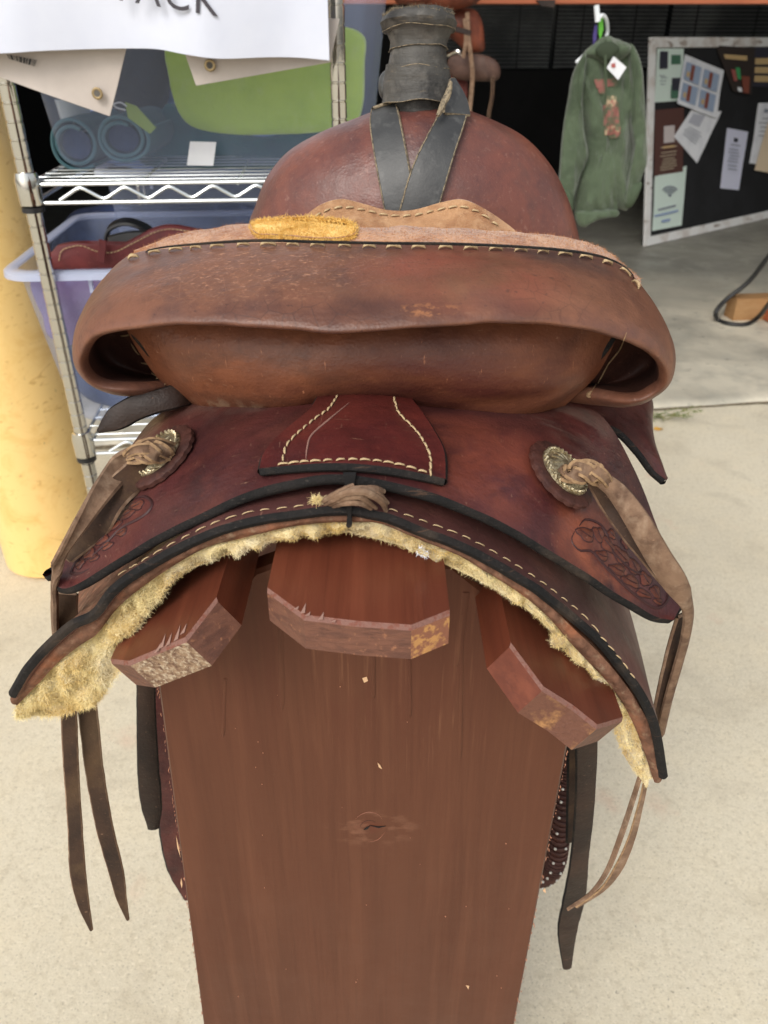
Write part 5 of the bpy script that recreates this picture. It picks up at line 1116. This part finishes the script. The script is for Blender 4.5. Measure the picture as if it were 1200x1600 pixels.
q = [(1023, 172), (1068, 168), (1067, 268), (1022, 275)]; p = paper(q, m_brn, 'dark brown printed poster in the middle of the board left side', 'poster', .012)
marks([quad(q, .33, .7, .26, .52)], flat('blank_square', 196, 186, 184), p); lines(q, [.58, .66, .71, .76, .80, .84, .88, .92], m_crm, p, .2, .8, seed=4); marks([quad(q, .3, .7, .57, .6)], m_yel, p, .0205)
q = [(1023, 276), (1073, 259), (1065, 352), (1019, 361)]; p = paper(q, m_mint, 'pale mint poster with wireless symbol at the bottom left of the board', 'poster', .010)
for k, r in enumerate((15, 11, 7)):
    cx, cy = 1047, 306; arcp = [(cx+r*cos(a), cy-r*sin(a)*1.05) for a in [radians(38+104*i/9) for i in range(10)]]; inn = [(cx+(r-2)*cos(a), cy-(r-2)*sin(a)*1.05) for a in [radians(38+104*i/9) for i in range(10)]]
    mb = MB()
    for i in range(9): mb.prism([bpix(*v, .02) for v in (arcp[i], arcp[i+1], inn[i+1], inn[i])], -bnn*.001)
    build(mb, 'wireless_arc', m_grey, p, smooth=False)
marks([[(1045, 303), (1049, 303), (1049, 307), (1045, 307)]], m_grey, p); lines(q, [.62], m_grey, p, .15, .85, hh=.03); lines(q, [.72], m_blu, p, .05, .95, hh=.03); lines(q, [.84], m_blu, p, .3, .7, hh=.04)
q = [(1058, 170), (1128, 174), (1090, 255), (1053, 212)]; q = [(1080, 172), (1127, 174), (1089, 255), (1053, 213)]; p = paper(q, m_paper, 'white printed sheet hanging askew beneath the four picture sheet', 'paper', .016)
marks([quad(q, .15, .55, .12, .4)], flat('ink_pale', 178, 180, 190), p, .024); lines(q, [.5, .56, .62, .68, .74], m_grey, p, .15, .8, .024, seed=6)
q = [(1070, 85), (1131, 110), (1118, 185), (1057, 162)]; p = paper(q, m_paper, 'white sheet with four bluish pictures pinned at a slant', 'paper', .026, curl=.5)
for a_, b_ in ((.08, .12), (.54, .12), (.08, .54), (.54, .54)):
    marks([quad(q, a_, a_+.38, b_, b_+.36)], flat('ink_photo_blue', 150, 166, 190), p, .038); marks([quad(q, a_+.14, a_+.22, b_+.02, b_+.33)], m_red, p, .041); marks([quad(q, a_+.05, a_+.12, b_+.18, b_+.28)], m_yel, p, .041)
q = [(1118, 71), (1180, 75), (1173, 148), (1144, 143)]; p = paper(q, flat('flyer_dark', 52, 44, 40), 'dark photographic flyer with curled corner at the top of the board', 'flyer', .02, curl=.6)
marks([quad(q, .15, .8, .18, .28)], m_yel, p, .036); marks([quad(q, .25, .4, .5, .75)], flat('ink_pink', 160, 90, 84), p, .036); marks([quad(q, .42, .56, .45, .7)], flat('ink_bright_green', 66, 150, 92), p, .037); marks([quad(q, .6, .9, .62, .98)], m_red, p, .037); marks([quad(q, .35, .55, .88, .97)], m_paper, p, .038)
q = [(1178, 74), (1260, 70), (1255, 138), (1175, 135)]; p = paper(q, m_drk, 'dark leaflet with tan bars at the upper right of the board', 'leaflet', .012)
marks([quad(q, .04, .96, v, v+.16) for v in (.28, .5, .72)], m_yel, p, .024)
q = [(1136, 200), (1169, 206), (1154, 297), (1125, 294)]; p = paper(q, flat('paper_lilac', 206, 208, 226), 'narrow pale lilac sheet alone in the black middle of the board', 'paper', .012)
marks([quad(q, .4, .58, .14, .2)], m_drk, p, .022); lines(q, [.25, .33, .38, .43, .48, .53, .6, .66], m_grey, p, .2, .8, .022, seed=9)
q = [(1185, 161), (1230, 160), (1215, 260), (1171, 255)]; p = paper(q, m_paper, 'white sheet at the right edge behind the tan sheet', 'paper', .012); marks([quad(q, .25, .4, .1, .16)], m_grey, p, .022); lines(q, [.25, .32, .39, .46, .53], m_grey, p, .1, .9, .022, seed=2)
q = [(1200, 190), (1250, 200), (1230, 275), (1179, 266)]; p = paper(q, flat('paper_sand', 222, 202, 172), 'tan sheet overlapping a white sheet at the right edge', 'paper', .024)

# ----------------------------------------------------------------- cable, wood block, weeds
m_cab = mat('cable_black', S(34, 34, 34), .5)
def Fz(px, py, z=.028): return Pz(px, py, z)
a = Fz(1130, 498, .028)
pts = [P(1240, 352, a.y*.98), P(1200, 402, a.y*.99), P(1170, 440, a.y), P(1135, 468, a.y), P(1119, 487, a.y*.99), Fz(1122, 500), Fz(1140, 506), Fz(1165, 507), Fz(1185, 495, .05), P(1215, 462, 3.4), P(1260, 440, 3.4)]
mb = MB(); mb.tube(arc(pts, 90), .011, 10); props(build(mb, 'cable', m_cab, origin=Fz(1140, 506, .02)), 'thick black cable looping down onto the workshop floor', 'cable')
m_blk = wood('pine_block', S(184, 142, 96), S(150, 106, 66), S(200, 164, 120), 0, .7)
c = Fz(1175, 500, .02); mb = MB(); Mb = Matrix.Translation(c) @ Matrix.Rotation(.12, 4, 'Z'); mb.box((-.10, 0, 0), (.12, .09, .105), M=Mb); props(build(mb, 'wood_block', m_blk, smooth=False, origin=c), 'short block of raw pine on the floor beside the cable', 'wood block')
mb = MB(); c2 = Fz(1205, 503, .02); Mb = Matrix.Translation(c2) @ Matrix.Rotation(.15, 4, 'Z'); mb.box((-.03, -.01, 0), (.06, .03, .5), M=Mb @ Matrix.Rotation(.25, 4, 'Y')); props(build(mb, 'orange_board', m_rail, smooth=False, origin=c2), 'orange stained board leaning at the right edge beside the pine block', 'board')
m_leaf = mat('weed_leaf', S(104, 118, 66), .7, [dict(c=S(142, 138, 84), s=40, lo=.45, hi=.6)])
rnd = random.Random(5); wc = BM @ Vector((.02, -.03, 0)); wc = Pz(1025, 655, 0)
wd = thing('weed', wc, 'small green weed growing in the joint at the workshop threshold', 'weed')
for k in range(16):
    a_ = rnd.uniform(-2.9, .4); L = rnd.uniform(.05, .16); el_ = rnd.uniform(.05, .5); b0 = wc+Vector((rnd.gauss(0, .025), rnd.gauss(0, .012), .002)); d = Vector((cos(a_), sin(a_)*.6, el_)).normalized()
    pts = [b0, b0+d*L*.5+Vector((0, 0, .008)), b0+d*L]; mb = MB(); mb.tube(crom(pts, 8), [.0012]*6+[.0008]*2, 4)
    for j in range(9):
        t = rnd.uniform(.3, 1); p = crom(pts, 21)[int(t*20)]; s = Vector((rnd.gauss(0, 1), rnd.gauss(0, 1), rnd.uniform(.1, .8))).normalized(); l = rnd.uniform(.008, .016); w = s.cross(UZ).normalized()*l*.25
        mb.add([p, p+s*l*.5+w, p+s*l, p+s*l*.5-w], [(0, 1, 2, 3)])
    build(mb, 'stem', m_leaf, wd, smooth=False)
c = Pz(1028, 671, .003); mb = MB(); mb.add([c+Vector((x, y, z)) for x, y, z in ((-.018, 0, .001), (-.006, .012, .006), (.014, .008, .002), (.018, -.004, .005), (0, -.01, .001))], [(0, 4, 3, 2, 1)])
props(build(mb, 'fallen_leaf', mat('leaf_orange', S(206, 156, 70), .7), smooth=False, origin=c), 'small fallen orange leaf on the concrete below the weed', 'leaf')
